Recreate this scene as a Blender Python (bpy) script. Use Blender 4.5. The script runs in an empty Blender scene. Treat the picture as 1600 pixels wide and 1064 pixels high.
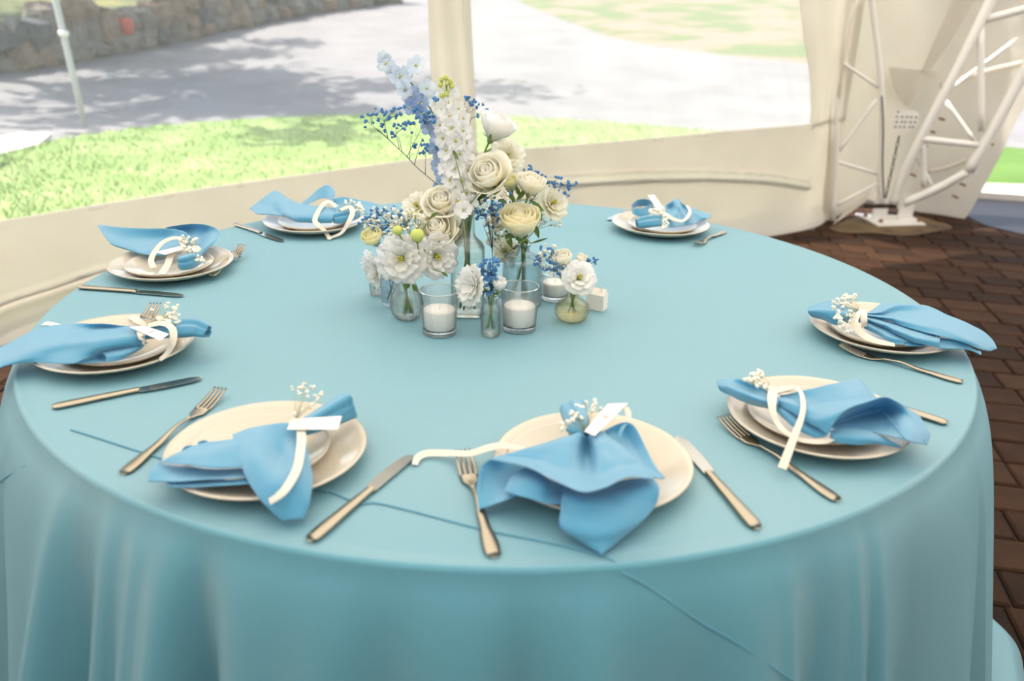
import bpy, math, random
from mathutils import Vector, Matrix, Quaternion, noise
random.seed(7)
PI = math.pi
sc = bpy.context.scene
# ------------------------------------------------------------------ camera
F_PX, TH, ROLL = 1313.0, 0.3942, -0.0235
CAM = Vector((0.0253, -1.6723, 1.3506))
_X = Vector((1, 0, 0)); _F = Vector((0, math.cos(TH), -math.sin(TH))); _U = Vector((0, math.sin(TH), math.cos(TH)))
_cr, _sr = math.cos(ROLL), math.sin(ROLL)
RGT = _X * _cr - _U * _sr; UPV = _X * _sr + _U * _cr
cam = bpy.data.cameras.new('camera'); camo = bpy.data.objects.new('camera', cam)
sc.collection.objects.link(camo)
M = Matrix((RGT, UPV, -_F)).transposed().to_4x4(); M.translation = CAM
camo.matrix_world = M
cam.sensor_width = 36; cam.lens = F_PX / 1600 * 36; cam.clip_start = .05; cam.clip_end = 400
cam.dof.use_dof = True; cam.dof.focus_distance = 1.72; cam.dof.aperture_fstop = 3.0
sc.camera = camo
# ------------------------------------------------------------------ light
w = bpy.data.worlds.new('sky'); sc.world = w; w.use_nodes = True
nt = w.node_tree; sky = nt.nodes.new('ShaderNodeTexSky'); sky.sky_type = 'NISHITA'
sky.sun_disc = False; sky.sun_elevation = math.radians(60); sky.sun_rotation = math.radians(-77)
sky.air_density = 1.0; sky.dust_density = 2.5; sky.ozone_density = 0.6
wb = nt.nodes.new('ShaderNodeMixRGB'); wb.blend_type = 'MULTIPLY'; wb.inputs[0].default_value = 1; wb.inputs[2].default_value = (1, .95, .88, 1)   # hazy warm sky
nt.links.new(sky.outputs[0], wb.inputs[1]); nt.links.new(wb.outputs[0], nt.nodes['Background'].inputs[0]); nt.nodes['Background'].inputs[1].default_value = 0.30
sun = bpy.data.lights.new('sun', 'SUN'); suno = bpy.data.objects.new('sun', sun); sc.collection.objects.link(suno)
sun.energy = 5.2; sun.angle = math.radians(1.0); sun.color = (1, .95, .88)
SUNV = Vector((-.95, .22, 0)).normalized() * math.cos(math.radians(60)) + Vector((0, 0, math.sin(math.radians(60))))
suno.rotation_euler = (-SUNV).to_track_quat('-Z', 'Y').to_euler()
vs = sc.view_settings; vs.view_transform = 'Standard'; vs.look = 'None'; vs.gamma = 1; vs.exposure = 0.73
vs.use_curve_mapping = False
sc.cycles.max_bounces = 14; sc.cycles.transparent_max_bounces = 16
sc.cycles.sample_clamp_indirect = 6

# ------------------------------------------------------------------ helpers
TZ = 0.75
def ray(px, py):
    a = (px - 800) / F_PX; b = (532 - py) / F_PX
    return _F + RGT * a + UPV * b
def at(px, py, z=TZ):
    r = ray(px, py); return CAM + r * ((z - CAM.z) / r.z)
def atY(px, py, Y):
    r = ray(px, py); return CAM + r * ((Y - CAM.y) / r.y)
def pj(P):
    d = Vector(P) - CAM; z = d.dot(_F)
    return 800 + F_PX * d.dot(RGT) / z, 532 - F_PX * d.dot(UPV) / z
def mpx(P):            # metres per pixel at a point
    return (Vector(P) - CAM).dot(_F) / F_PX
def ground_z(x, y):
    return 0.075 * max(0.0, y - 9.0) + 0.05 * max(0.0, -x - 6)
def atG(px, py, off=0.0):
    r = ray(px, py); t = 2.0
    while t < 120:
        p = CAM + r * t
        if p.z <= ground_z(p.x, p.y) + off: return p
        t += 0.05 if t < 30 else .3
    return CAM + r * 120

def srgb(h):
    c = [int(h[i:i + 2], 16) / 255 for i in (0, 2, 4)]
    return tuple(x / 12.92 if x <= .04045 else ((x + .055) / 1.055) ** 2.4 for x in c) + (1,)
MATS = {}
def mat(name, col, rough=.6, bump=None, var=None, **kw):
    m = bpy.data.materials.new(name); m.use_nodes = True; t = m.node_tree; b = t.nodes['Principled BSDF']
    if isinstance(col, str): col = srgb(col)
    b.inputs['Base Color'].default_value = col; b.inputs['Roughness'].default_value = rough
    for k, v in kw.items():
        b.inputs[k.replace('_', ' ')].default_value = v
    tc = t.nodes.new('ShaderNodeTexCoord')
    if var:        # (scale, colour2, low, high)
        n = t.nodes.new('ShaderNodeTexNoise'); n.inputs['Scale'].default_value = var[0]; n.inputs['Detail'].default_value = 5
        r = t.nodes.new('ShaderNodeValToRGB'); r.color_ramp.elements[0].position = var[2]; r.color_ramp.elements[1].position = var[3]
        r.color_ramp.elements[0].color = col; r.color_ramp.elements[1].color = srgb(var[1])
        t.links.new(tc.outputs['Object'], n.inputs['Vector']); t.links.new(n.outputs['Fac'], r.inputs[0]); t.links.new(r.outputs[0], b.inputs['Base Color'])
    if bump:       # (scale, strength, distance)
        n = t.nodes.new('ShaderNodeTexNoise'); n.inputs['Scale'].default_value = bump[0]; n.inputs['Detail'].default_value = 4
        u = t.nodes.new('ShaderNodeBump'); u.inputs['Strength'].default_value = bump[1]; u.inputs['Distance'].default_value = bump[2]
        t.links.new(tc.outputs['Object'], n.inputs['Vector']); t.links.new(n.outputs['Fac'], u.inputs['Height']); t.links.new(u.outputs[0], b.inputs['Normal'])
    MATS[name] = m; return m
mat('seam_blue', '5f9bb0', .7)
mat('porcelain', 'cdc2ae', .16, Coat_Weight=.3)
mat('steel', 'b2a692', .27, Metallic=1.0, bump=(400, .04, .0003))
mat('blade_steel', 'b4b4b0', .17, Metallic=1.0)
mat('ribbon', 'ddd4c2', .5, Sheen_Weight=.3)
mat('paper', 'f3ece2', .8, bump=(600, .1, .0003))
mat('ink', 'd9cfc7', .8)
mat('flower_heart', 'b9b23c', .6)
mat('leaf', '4e6b2c', .5, var=(30, '6d8a3a', .3, .7))
mat('stem', '587428', .55, var=(20, '7c8f3c', .3, .7))
mat('bud', 'c3cc6a', .5)
mat('dark_stem', '3f5568', .6)
mat('dry_stem', '9a9a6e', .6)
mat('blossom_blue', '4a80b4', .7)
mat('blossom_white', 'f3eedd', .7)
mat('wax', 'f6f2e8', .45)
mat('wick', 'e4dccb', .8)
mat('white_card', 'f1e8dc', .7)
mat('paver', '2e1d12', .85, Specular_IOR_Level=.15, bump=(60, .5, .004), var=(9, '3d281a', .3, .7))
mat('paver_light', '362416', .85, Specular_IOR_Level=.15, bump=(60, .5, .004), var=(9, '442e1f', .3, .7))
mat('paver_dark', '251810', .85, Specular_IOR_Level=.15, bump=(60, .5, .004), var=(9, '312116', .3, .7))
mat('joint_soil', '2c221c', .95, bump=(80, .6, .005))
mat('lawn_open', '4c6e28', .9, var=(1.7, '5d7d38', .35, .7), bump=(60, .8, .02))
mat('lawn', '76914a', .9, var=(1.7, '94a568', .35, .7), bump=(60, .8, .02))
mat('grass_blade', '84a054', .8)
mat('gravel', '838180', .95, var=(1.2, '757372', .35, .7), bump=(45, .5, .02))
mat('kerb', 'c9c2ba', .9, bump=(30, .4, .01))
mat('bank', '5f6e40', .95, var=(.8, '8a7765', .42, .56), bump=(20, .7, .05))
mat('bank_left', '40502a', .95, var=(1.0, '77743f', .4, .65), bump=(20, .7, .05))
mat('stone', '6a6258', .9, bump=(9, .8, .03), var=(2.5, '857c70', .35, .7))
mat('stone_warm', '775f4b', .9, bump=(9, .8, .03), var=(2.5, '8f7a64', .35, .7))
mat('stone_dark', '3e4444', .9, bump=(9, .8, .03), var=(2.5, '5a6061', .35, .7))
mat('bark', '5e4c3a', .95, bump=(12, .8, .03))
mat('tree_leaf', '4f6b2b', .7)
mat('frame_white', 'ebe7df', .38, Coat_Weight=.2, bump=(25, .1, .002))
mat('rust', '8a6346', .9)
mat('chain_dark', '3b362f', .5, Metallic=.8)
mat('wet_floor', '2e2d31', .5, Specular_IOR_Level=.25, bump=(3, .2, .01))
mat('red_plastic', 'c2412e', .6)
mat('pole_grey', 'b9b9b4', .5)
mat('wood_plain', '8d7354', .7)

def mix_mat(name, build):
    m = bpy.data.materials.new(name); m.use_nodes = True; t = m.node_tree
    for n in list(t.nodes):
        if n.type != 'OUTPUT_MATERIAL': t.nodes.remove(n)
    out = t.nodes['Material Output']; t.links.new(build(t), out.inputs[0]); MATS[name] = m
def N(t, kind, **kw):
    n = t.nodes.new(kind)
    for k, v in kw.items(): n.inputs[k].default_value = v
    return n
def mx(t, fac, a, b):
    m = t.nodes.new('ShaderNodeMixShader'); m.inputs[0].default_value = fac
    t.links.new(a, m.inputs[1]); t.links.new(b, m.inputs[2]); return m.outputs[0]
def fabric(t):
    n = N(t, 'ShaderNodeTexNoise', Scale=3.0); r = t.nodes.new('ShaderNodeValToRGB')
    r.color_ramp.elements[0].color = srgb('dfd9ce'); r.color_ramp.elements[1].color = srgb('ece7dd')
    t.links.new(n.outputs['Fac'], r.inputs[0])
    bn = N(t, 'ShaderNodeTexNoise', Scale=7.0); bu = N(t, 'ShaderNodeBump', Strength=.25, Distance=.03)
    tc = t.nodes.new('ShaderNodeTexCoord'); t.links.new(tc.outputs['Object'], n.inputs['Vector']); t.links.new(tc.outputs['Object'], bn.inputs['Vector'])
    t.links.new(bn.outputs['Fac'], bu.inputs['Height'])
    d = N(t, 'ShaderNodeBsdfDiffuse'); s = N(t, 'ShaderNodeBsdfTranslucent'); g = N(t, 'ShaderNodeBsdfGlossy', Roughness=.35)
    for q in (d, s): t.links.new(r.outputs[0], q.inputs[0])
    for q in (d, g): t.links.new(bu.outputs[0], q.inputs['Normal'])
    return mx(t, .04, mx(t, .48, d.outputs[0], s.outputs[0]), g.outputs[0])
mix_mat('tent_fabric', fabric)
def satin(dcol, tcol, tfac, g0, g1, gcap, gcol, weave):
    def f(t):      # woven satin: coloured body, light shining through, pale gloss at low angles
        d = N(t, 'ShaderNodeBsdfDiffuse', Color=srgb(dcol)); s_ = N(t, 'ShaderNodeBsdfTranslucent', Color=srgb(tcol)); g = N(t, 'ShaderNodeBsdfGlossy', Roughness=.68, Color=gcol)
        n = N(t, 'ShaderNodeTexNoise', Scale=weave); b = N(t, 'ShaderNodeBump', Strength=.12, Distance=.0004); tc = t.nodes.new('ShaderNodeTexCoord')
        t.links.new(tc.outputs['Object'], n.inputs['Vector']); t.links.new(n.outputs['Fac'], b.inputs['Height']); t.links.new(b.outputs[0], d.inputs['Normal'])
        lw = N(t, 'ShaderNodeLayerWeight', Blend=.5); p = N(t, 'ShaderNodeMath'); p.operation = 'POWER'; p.inputs[1].default_value = 2.0; t.links.new(lw.outputs['Facing'], p.inputs[0])
        a = N(t, 'ShaderNodeMath'); a.operation = 'MULTIPLY_ADD'; a.inputs[1].default_value = g1; a.inputs[2].default_value = g0; t.links.new(p.outputs[0], a.inputs[0])
        c = N(t, 'ShaderNodeMath'); c.operation = 'MINIMUM'; c.inputs[1].default_value = gcap; t.links.new(a.outputs[0], c.inputs[0])
        m = t.nodes.new('ShaderNodeMixShader'); t.links.new(c.outputs[0], m.inputs[0]); t.links.new(mx(t, tfac, d.outputs[0], s_.outputs[0]), m.inputs[1]); t.links.new(g.outputs[0], m.inputs[2])
        return m.outputs[0]
    return f
mix_mat('cloth_blue', satin('5699ab', '3b9fcb', .08, .05, .60, .185, (1, .94, .84, 1), 900.0))
mix_mat('napkin_blue', satin('5aaaca', '2aa2dc', .30, .03, .5, .17, (1, .96, .9, 1), 1200.0))
def roof_f(t):
    d = N(t, 'ShaderNodeBsdfDiffuse', Color=(.88, .84, .77, 1)); s = N(t, 'ShaderNodeBsdfTranslucent', Color=(.90, .85, .76, 1))
    return mx(t, .47, d.outputs[0], s.outputs[0])
mix_mat('roof_fabric', roof_f)
def petal_f(c1, c2, sc_):
    def f(t):
        n = N(t, 'ShaderNodeTexNoise', Scale=sc_); r = t.nodes.new('ShaderNodeValToRGB'); tc = t.nodes.new('ShaderNodeTexCoord')
        r.color_ramp.elements[0].position = .35; r.color_ramp.elements[1].position = .7
        r.color_ramp.elements[0].color = srgb(c1); r.color_ramp.elements[1].color = srgb(c2)
        t.links.new(tc.outputs['Object'], n.inputs['Vector']); t.links.new(n.outputs['Fac'], r.inputs[0])
        d = N(t, 'ShaderNodeBsdfDiffuse'); s_ = N(t, 'ShaderNodeBsdfTranslucent'); g = N(t, 'ShaderNodeBsdfGlossy', Roughness=.5)
        for q in (d, s_): t.links.new(r.outputs[0], q.inputs[0])
        return mx(t, .03, mx(t, .55, d.outputs[0], s_.outputs[0]), g.outputs[0])
    return f
mix_mat('petal_white', petal_f('ffffff', 'fdfbf4', 14.0)); mix_mat('petal_cream', petal_f('fffef6', 'fffae8', 16.0))
mix_mat('petal_butter', petal_f('fff9da', 'fffcec', 18.0)); mix_mat('petal_yellow', petal_f('fbf7c8', 'fffdf0', 30.0)); mix_mat('petal_pale_blue', petal_f('e6eff8', 'f8fbfb', 25.0)); mix_mat('petal_blue', petal_f('bacdea', 'd8e3f4', 30.0))
def vinyl(t, haze=.16):
    tr = N(t, 'ShaderNodeBsdfTransparent', Color=(.97, .97, .96, 1)); d = N(t, 'ShaderNodeBsdfDiffuse', Color=(.9, .9, .88, 1))
    s = N(t, 'ShaderNodeBsdfTranslucent', Color=(.9, .9, .88, 1)); g = N(t, 'ShaderNodeBsdfGlossy', Roughness=.08)
    return mx(t, .03, mx(t, haze, tr.outputs[0], mx(t, .6, d.outputs[0], s.outputs[0])), g.outputs[0])
mix_mat('clear_vinyl', lambda t: vinyl(t, .085)); mix_mat('milky_vinyl', lambda t: vinyl(t, .20))
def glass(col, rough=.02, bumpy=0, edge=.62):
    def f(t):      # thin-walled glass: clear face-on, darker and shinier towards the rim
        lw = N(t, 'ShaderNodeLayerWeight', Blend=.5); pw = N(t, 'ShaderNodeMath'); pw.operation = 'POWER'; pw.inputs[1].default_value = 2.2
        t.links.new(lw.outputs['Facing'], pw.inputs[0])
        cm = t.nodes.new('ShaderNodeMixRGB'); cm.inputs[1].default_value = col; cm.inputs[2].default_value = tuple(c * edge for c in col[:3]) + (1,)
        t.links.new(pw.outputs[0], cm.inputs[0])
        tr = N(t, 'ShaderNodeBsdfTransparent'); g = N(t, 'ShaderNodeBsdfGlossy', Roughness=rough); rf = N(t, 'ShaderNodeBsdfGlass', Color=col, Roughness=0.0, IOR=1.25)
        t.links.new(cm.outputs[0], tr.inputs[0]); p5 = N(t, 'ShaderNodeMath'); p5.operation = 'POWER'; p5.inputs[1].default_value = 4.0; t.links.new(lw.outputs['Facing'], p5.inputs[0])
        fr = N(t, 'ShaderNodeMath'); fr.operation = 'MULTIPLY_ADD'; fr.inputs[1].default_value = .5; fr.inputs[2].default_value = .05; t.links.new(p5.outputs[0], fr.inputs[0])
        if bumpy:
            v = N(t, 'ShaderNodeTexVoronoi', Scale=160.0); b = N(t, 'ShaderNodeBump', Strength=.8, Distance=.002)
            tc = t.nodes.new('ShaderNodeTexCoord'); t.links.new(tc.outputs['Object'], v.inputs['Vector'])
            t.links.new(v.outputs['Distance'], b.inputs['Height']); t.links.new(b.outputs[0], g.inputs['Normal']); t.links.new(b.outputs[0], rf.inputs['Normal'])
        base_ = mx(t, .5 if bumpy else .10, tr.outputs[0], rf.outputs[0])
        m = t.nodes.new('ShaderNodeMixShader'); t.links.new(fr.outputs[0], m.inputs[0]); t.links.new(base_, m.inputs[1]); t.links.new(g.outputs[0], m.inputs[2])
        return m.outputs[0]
    return f
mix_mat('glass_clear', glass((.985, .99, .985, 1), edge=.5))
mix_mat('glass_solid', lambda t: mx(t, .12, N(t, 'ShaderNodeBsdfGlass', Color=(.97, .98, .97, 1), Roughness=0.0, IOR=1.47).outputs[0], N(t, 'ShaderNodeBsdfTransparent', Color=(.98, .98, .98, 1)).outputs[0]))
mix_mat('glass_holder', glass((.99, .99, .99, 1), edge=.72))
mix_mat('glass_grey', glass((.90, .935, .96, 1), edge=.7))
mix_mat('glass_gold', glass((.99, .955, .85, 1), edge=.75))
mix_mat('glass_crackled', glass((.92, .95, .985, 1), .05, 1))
def water_f(t):
    g = N(t, 'ShaderNodeBsdfGlass', Color=(.96, .98, .96, 1), Roughness=0.0, IOR=1.33); tr = N(t, 'ShaderNodeBsdfTransparent', Color=(.97, .98, .96, 1))
    return mx(t, .5, g.outputs[0], tr.outputs[0])
mix_mat('water', water_f)

ORG = {}
def org(p): return ORG.get(p.name, Vector((0, 0, 0))) if p else Vector((0, 0, 0))
def tag(o, label=None, cat=None, group=None, kind=None):
    if label: o['label'] = label
    if cat: o['category'] = cat
    if group: o['group'] = group
    if kind: o['kind'] = kind
    return o
def thing(name, loc, label, cat, group=None):
    o = bpy.data.objects.new(name, None); o.empty_display_size = .02; sc.collection.objects.link(o)
    o.location = loc; ORG[o.name] = Vector(loc); return tag(o, label, cat, group)
def mesh(name, V, Fc, m, parent=None, smooth=True, thick=0, offset=0, sub=0, loc=None):
    me = bpy.data.meshes.new(name)
    L = Vector(loc) if loc is not None else org(parent)
    me.from_pydata([tuple(Vector(v) - L) for v in V], [], Fc)
    me.materials.append(MATS[m]); me.update()
    if smooth: me.polygons.foreach_set('use_smooth', [True] * len(me.polygons))
    o = bpy.data.objects.new(name, me); sc.collection.objects.link(o)
    if parent: o.parent = parent; ORG[o.name] = L
    elif loc is not None: o.location = L; ORG[o.name] = L
    if sub:
        s = o.modifiers.new('sub', 'SUBSURF'); s.levels = s.render_levels = sub
    if thick:
        s = o.modifiers.new('solid', 'SOLIDIFY'); s.thickness = thick; s.offset = offset
        if smooth and name != 'petal': o.modifiers.new('wn', 'WEIGHTED_NORMAL')
    return o
def own(parent_name, V):      # base of a thing made of one mesh: the lowest centre
    return None

class MB:
    def __init__(s): s.V = []; s.F = []
    def add(s, V, Fc):
        n = len(s.V); s.V += [Vector(v) for v in V]; s.F += [tuple(i + n for i in f) for f in Fc]; return s
    def grid(s, G, closed=False):
        n = len(s.V); R = len(G); C = len(G[0])
        for r in G: s.V += [Vector(p) for p in r]
        for i in range(R - 1):
            for j in range(C if closed else C - 1):
                k = (j + 1) % C
                s.F.append((n + i * C + j, n + i * C + k, n + (i + 1) * C + k, n + (i + 1) * C + j))
        return s
    def tube(s, P, rad, seg=8, caps=True, flat=1.0):
        P = [Vector(p) for p in P]
        if not isinstance(rad, (list, tuple)): rad = [rad] * len(P)
        G = []; up = None
        for i, p in enumerate(P):
            d = (P[min(i + 1, len(P) - 1)] - P[max(i - 1, 0)])
            if d.length < 1e-9: d = Vector((0, 0, 1))
            d.normalize()
            if up is None:
                up = Vector((0, 0, 1)) if abs(d.z) < .9 else Vector((1, 0, 0))
            a = d.cross(up)
            if a.length < 1e-5: a = d.orthogonal()
            a.normalize(); b = a.cross(d).normalized(); up = b
            G.append([p + (a * math.cos(2 * PI * k / seg) + b * math.sin(2 * PI * k / seg) * flat) * rad[i] for k in range(seg)])
        n = len(s.V); s.grid(G, True)
        if caps:
            s.F.append(tuple(n + k for k in range(seg))[::-1]); m = n + (len(P) - 1) * seg; s.F.append(tuple(m + k for k in range(seg)))
        return s
    def lathe(s, c, prof, seg=40, mod=None):
        G = []
        for r, z in prof:
            G.append([Vector((c[0] + (r * (mod(2 * PI * k / seg, z) if mod else 1)) * math.cos(2 * PI * k / seg), c[1] + (r * (mod(2 * PI * k / seg, z) if mod else 1)) * math.sin(2 * PI * k / seg), z)) for k in range(seg)])
        return s.grid(G, True)
    def box(s, c, hx, hy, hz, rot=None):
        V = []
        for x in (-1, 1):
            for y in (-1, 1):
                for z in (-1, 1):
                    v = Vector((x * hx, y * hy, z * hz))
                    if rot: v = rot @ v
                    V.append(Vector(c) + v)
        return s.add(V, [(0, 1, 3, 2), (4, 6, 7, 5), (0, 4, 5, 1), (2, 3, 7, 6), (0, 2, 6, 4), (1, 5, 7, 3)])
    def ball(s, c, r, sq=1.0):
        t = (1 + 5 ** .5) / 2
        vs_ = [(-1, t, 0), (1, t, 0), (-1, -t, 0), (1, -t, 0), (0, -1, t), (0, 1, t), (0, -1, -t), (0, 1, -t), (t, 0, -1), (t, 0, 1), (-t, 0, -1), (-t, 0, 1)]
        fs = [(0, 11, 5), (0, 5, 1), (0, 1, 7), (0, 7, 10), (0, 10, 11), (1, 5, 9), (5, 11, 4), (11, 10, 2), (10, 7, 6), (7, 1, 8), (3, 9, 4), (3, 4, 2), (3, 2, 6), (3, 6, 8), (3, 8, 9), (4, 9, 5), (2, 4, 11), (6, 2, 10), (8, 6, 7), (9, 8, 1)]
        return s.add([Vector(c) + Vector(v).normalized() * r * Vector((1, 1, sq)).length / 3 ** .5 for v in vs_], fs)
    def build(s, name, m, parent=None, **kw): return mesh(name, s.V, s.F, m, parent, **kw)

def cr(p0, p1, p2, p3, t):
    return .5 * ((2 * p1) + (p2 - p0) * t + (2 * p0 - 5 * p1 + 4 * p2 - p3) * t * t + (3 * p1 - p0 - 3 * p2 + p3) * t ** 3)
def spl(P, n=6):
    P = [Vector(p) for p in P]
    if len(P) < 2: return P
    Q = [P[0] * 2 - P[1]] + P + [P[-1] * 2 - P[-2]]; out = []
    for i in range(1, len(Q) - 2):
        for k in range(n): out.append(cr(Q[i - 1], Q[i], Q[i + 1], Q[i + 2], k / n))
    out.append(P[-1]); return out
def surf(G, n=6):
    rows = [spl(r, n) for r in G]; C = len(rows[0])
    cols = [spl([r[j] for r in rows], n) for j in range(C)]
    return [[cols[j][i] for j in range(C)] for i in range(len(cols[0]))]

# ------------------------------------------------------------------ ground outside
def struct(name, mb, m, parent=None, label=None, **kw):
    o = mb.build(name, m, parent, **kw)
    if not parent: o['kind'] = 'structure'
    if label: o['label'] = label
    return o
g = MB(); xs = [-60, -30, -20, -15] + [i * 1.0 for i in range(-12, 13)] + [15, 20, 30, 60]; ys = [-12, -4, 0, 4, 6, 8, 9, 10, 12, 14, 16, 20, 26, 34, 46, 60, 90, 130]
g.grid([[Vector((x, y, ground_z(x, y) - .02)) for x in xs] for y in ys])
gr = struct('gravel_yard', g, 'gravel'); gr['label'] = 'pale sunlit gravel yard outside the tent windows'

# wall plan curve (foot of the tent wall)
SILL = .66
sill_px = [(-150, 362), (0, 345), (200, 313), (400, 283), (700, 243), (900, 226), (1060, 212), (1200, 199), (1268, 193)]
ZS = [.50 + .16 * (max(-150, x) / 1268.0) if x > 0 else .50 for x, y in sill_px]      # the sill climbs a little to the right
PLAN = [at(x, y, z) for (x, y), z in zip(sill_px, ZS)]
d0 = (PLAN[0] - PLAN[1]).normalized()
PLAN = [PLAN[0] + d0 * 2.4, PLAN[0] + d0 * 1.2] + PLAN + [Vector((1.94, 3.64, 0)), Vector((2.09, 3.78, 0))]
PLAN = [Vector((p.x, p.y, 0)) for p in PLAN]
PL = spl(PLAN, 10)
PZ = [v.x for v in spl([Vector((z, 0, 0)) for z in [.50, .50] + ZS + [.66, .66]], 10)]
def zsill(f):
    f = min(max(f, 0), 1) * (len(PZ) - 1); i = min(int(f), len(PZ) - 2); return PZ[i] + (PZ[i + 1] - PZ[i]) * (f - i)
WDIR = Vector((.79, .614, 0)); WN = Vector((-.614, .79, 0))   # outward normal
def wall_at(px, py):
    """intersection of a pixel ray with the curved wall"""
    r = ray(px, py); best = None
    for a, b in zip(PL[:-1], PL[1:]):
        e = b - a; n = Vector((-e.y, e.x, 0)); den = r.dot(n)
        if abs(den) < 1e-9: continue
        t = (a - CAM).dot(n) / den; p = CAM + r * t; u = (p - a).dot(e) / e.dot(e)
        if -.01 <= u <= 1.01 and t > 0: return p
    return None
def near_u(p):      # param index along PL
    best = min(range(len(PL)), key=lambda i: (PL[i] - Vector((p.x, p.y, 0))).length); return best
# lawn
lb = [(-60, 262), (0, 240), (60, 224), (150, 208), (250, 196), (400, 185), (550, 179), (700, 177), (850, 184), (1000, 194), (1120, 205), (1200, 214)]
far = [at(x, y, .03) for x, y in lb]
far = [far[0] + Vector((-3, -3, 0))] + far + [Vector((2.9, 7.2, .03)), Vector((3.05, 6.0, .03)), Vector((2.6, 4.6, .03))]
far = spl(far, 5)
near = [Vector((p.x, p.y, 0)) for p in PL[::2]]
nn = len(far)
def samp(L, t):
    f = t * (len(L) - 1); i = min(int(f), len(L) - 2); return L[i].lerp(L[i + 1], f - i)
g = MB(); rows = []
for k in range(nn):
    t = k / (nn - 1); a = samp(near, t) + WN * .06; b = far[k]
    rows.append([Vector((*(a.lerp(b, j / 14)).xy, .03 + .012 * math.sin(3 * k + j))) for j in range(15)])
g.grid(rows)
lawn = struct('lawn', g, 'lawn', label='bright green lawn strip right outside the tent windows')
random.seed(3)
g = MB()
for i in range(26000):
    t = random.random(); a = samp(near, t) + WN * .08; b = samp(far, t); u = random.random() ** 1.0
    p = a.lerp(b, u * 1.0); p.z = .03; h = random.uniform(.02, .045); an = random.random() * PI; dx = Vector((math.cos(an), math.sin(an), 0)) * .006
    l = Vector((random.uniform(-.03, .03), random.uniform(-.03, .03), h))
    g.add([p - dx, p + dx, p + l], [(0, 1, 2)])
gb = g.build('lawn_grass', 'grass_blade', smooth=False); tag(gb, 'short green grass blades growing on the lawn outside the windows', 'grass', kind='stuff')
# lawn + pavement behind the right tent edge
g = MB()
LR = [(1470, 292), (1620, 294), (1700, 292), (1700, 225), (1600, 232), (1500, 222)]
P = [at(x, y, .035) for x, y in LR]; g.add(P, [tuple(range(6))]); struct('lawn_right', g, 'lawn_open', label='small patch of lawn seen past the right edge of the tent')
g = MB(); P = [at(x, y, .05) for x, y in [(1440, 294), (1620, 306), (1760, 312), (1760, 292), (1600, 288), (1460, 284)]]
Q = [p - Vector((0, 0, .05)) for p in P]
g.add(P + Q, [(0, 1, 2, 3, 4, 5)] + [(i, (i + 1) % 6, 6 + (i + 1) % 6, 6 + i) for i in range(6)]); struct('kerb', g, 'kerb', smooth=False, label='pale stone kerb at the right edge of the paving')
g = MB(); P = [at(x, y, .045) for x, y in [(-40, 247), (0, 240), (60, 225), (80, 208), (30, 207), (-40, 222)]]
Q = [p - Vector((0, 0, .045)) for p in P]
g.add(P + Q, [(0, 1, 2, 3, 4, 5)] + [(i, (i + 1) % 6, 6 + (i + 1) % 6, 6 + i) for i in range(6)]); struct('kerb_left', g, 'kerb', smooth=False, label='white kerb end where the lawn meets the shaded gravel at left')
# dry bank on the right, grassy bank on the left above the stone wall
def bank(name, bound, m, label, top=-70):
    G = []
    for x, y in bound:
        G.append([atG(x, y + (top - y) * j / 8, .0) + Vector((0, 0, -.03 + .06 * min(1, j * 1.0))) for j in range(9)])
    g = MB().grid(G); return struct(name, g, m, label=label)
bank('bank_right', [(780, -20), (820, 8), (880, 34), (950, 60), (1030, 76), (1100, 86), (1180, 96), (1260, 104), (1400, 110), (1600, 112), (1800, 112)], 'bank', 'dry bank with patchy grass beyond the gravel yard')
# ------------------------------------------------------------------ stone wall (left background)
basepx = [(-90, 122), (0, 109), (52, 104), (140, 88), (245, 70), (350, 46), (437, 28), (520, 14), (620, 2)]
toppx = [(-90, 44), (0, 42), (52, 40), (109, 32), (227, 18), (306, 4), (420, -12), (520, -20), (620, -22)]
bl = [atG(x, y) for x, y in basepx]
hs = []
for p, (tx, ty) in zip(bl, toppx):
    bx, by = pj(p); hs.append(max(.35, (by - ty) * mpx(p) * 1.0))
sw = thing('stone_wall', bl[1], 'rough dry-stone retaining wall along the far side of the gravel yard', 'wall')
bls = spl(bl, 10); hls = spl([Vector((h, 0, 0)) for h in hs], 10)
g = MB(); bk = Vector((-.15, .95, 0)).normalized()
g.grid([[p + bk * .25 + Vector((0, 0, -.1)), p + bk * .3 + Vector((0, 0, h.x * .8)), p + bk * .9 + Vector((0, 0, h.x * .85))] for p, h in zip(bls, hls)])
g.build('earth_core', 'stone_dark', sw)
def stone_mesh(i):
    m = MB(); s = []
    for a in range(5):
        th = PI * a / 4; row = []
        for b in range(6):
            ph = 2 * PI * b / 6
            v = Vector((math.sin(th) * math.cos(ph), math.sin(th) * math.sin(ph), math.cos(th)))
            mxx = max(abs(v.x), abs(v.y), abs(v.z)); v = v.lerp(v / mxx, .5) * (1 + random.uniform(-.16, .16)); row.append(v)
        s.append(row)
    m.grid(s, True); me = bpy.data.meshes.new('stone'); me.from_pydata([tuple(v) for v in m.V], [], m.F)
    me.materials.append(MATS[['stone', 'stone_warm', 'stone_dark', 'stone', 'stone_warm', 'stone'][i % 6]]); me.update(); return me
random.seed(11)
SM = [stone_mesh(i) for i in range(12)]
cnt = 0; s = 0.0
cum = [0]
for a, b in zip(bls[:-1], bls[1:]): cum.append(cum[-1] + (b - a).length)
def along(L, s):
    for i in range(len(cum) - 1):
        if cum[i + 1] >= s: return L[i].lerp(L[i + 1], (s - cum[i]) / max(1e-6, cum[i + 1] - cum[i]))
    return L[-1]
s = 0
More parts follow.
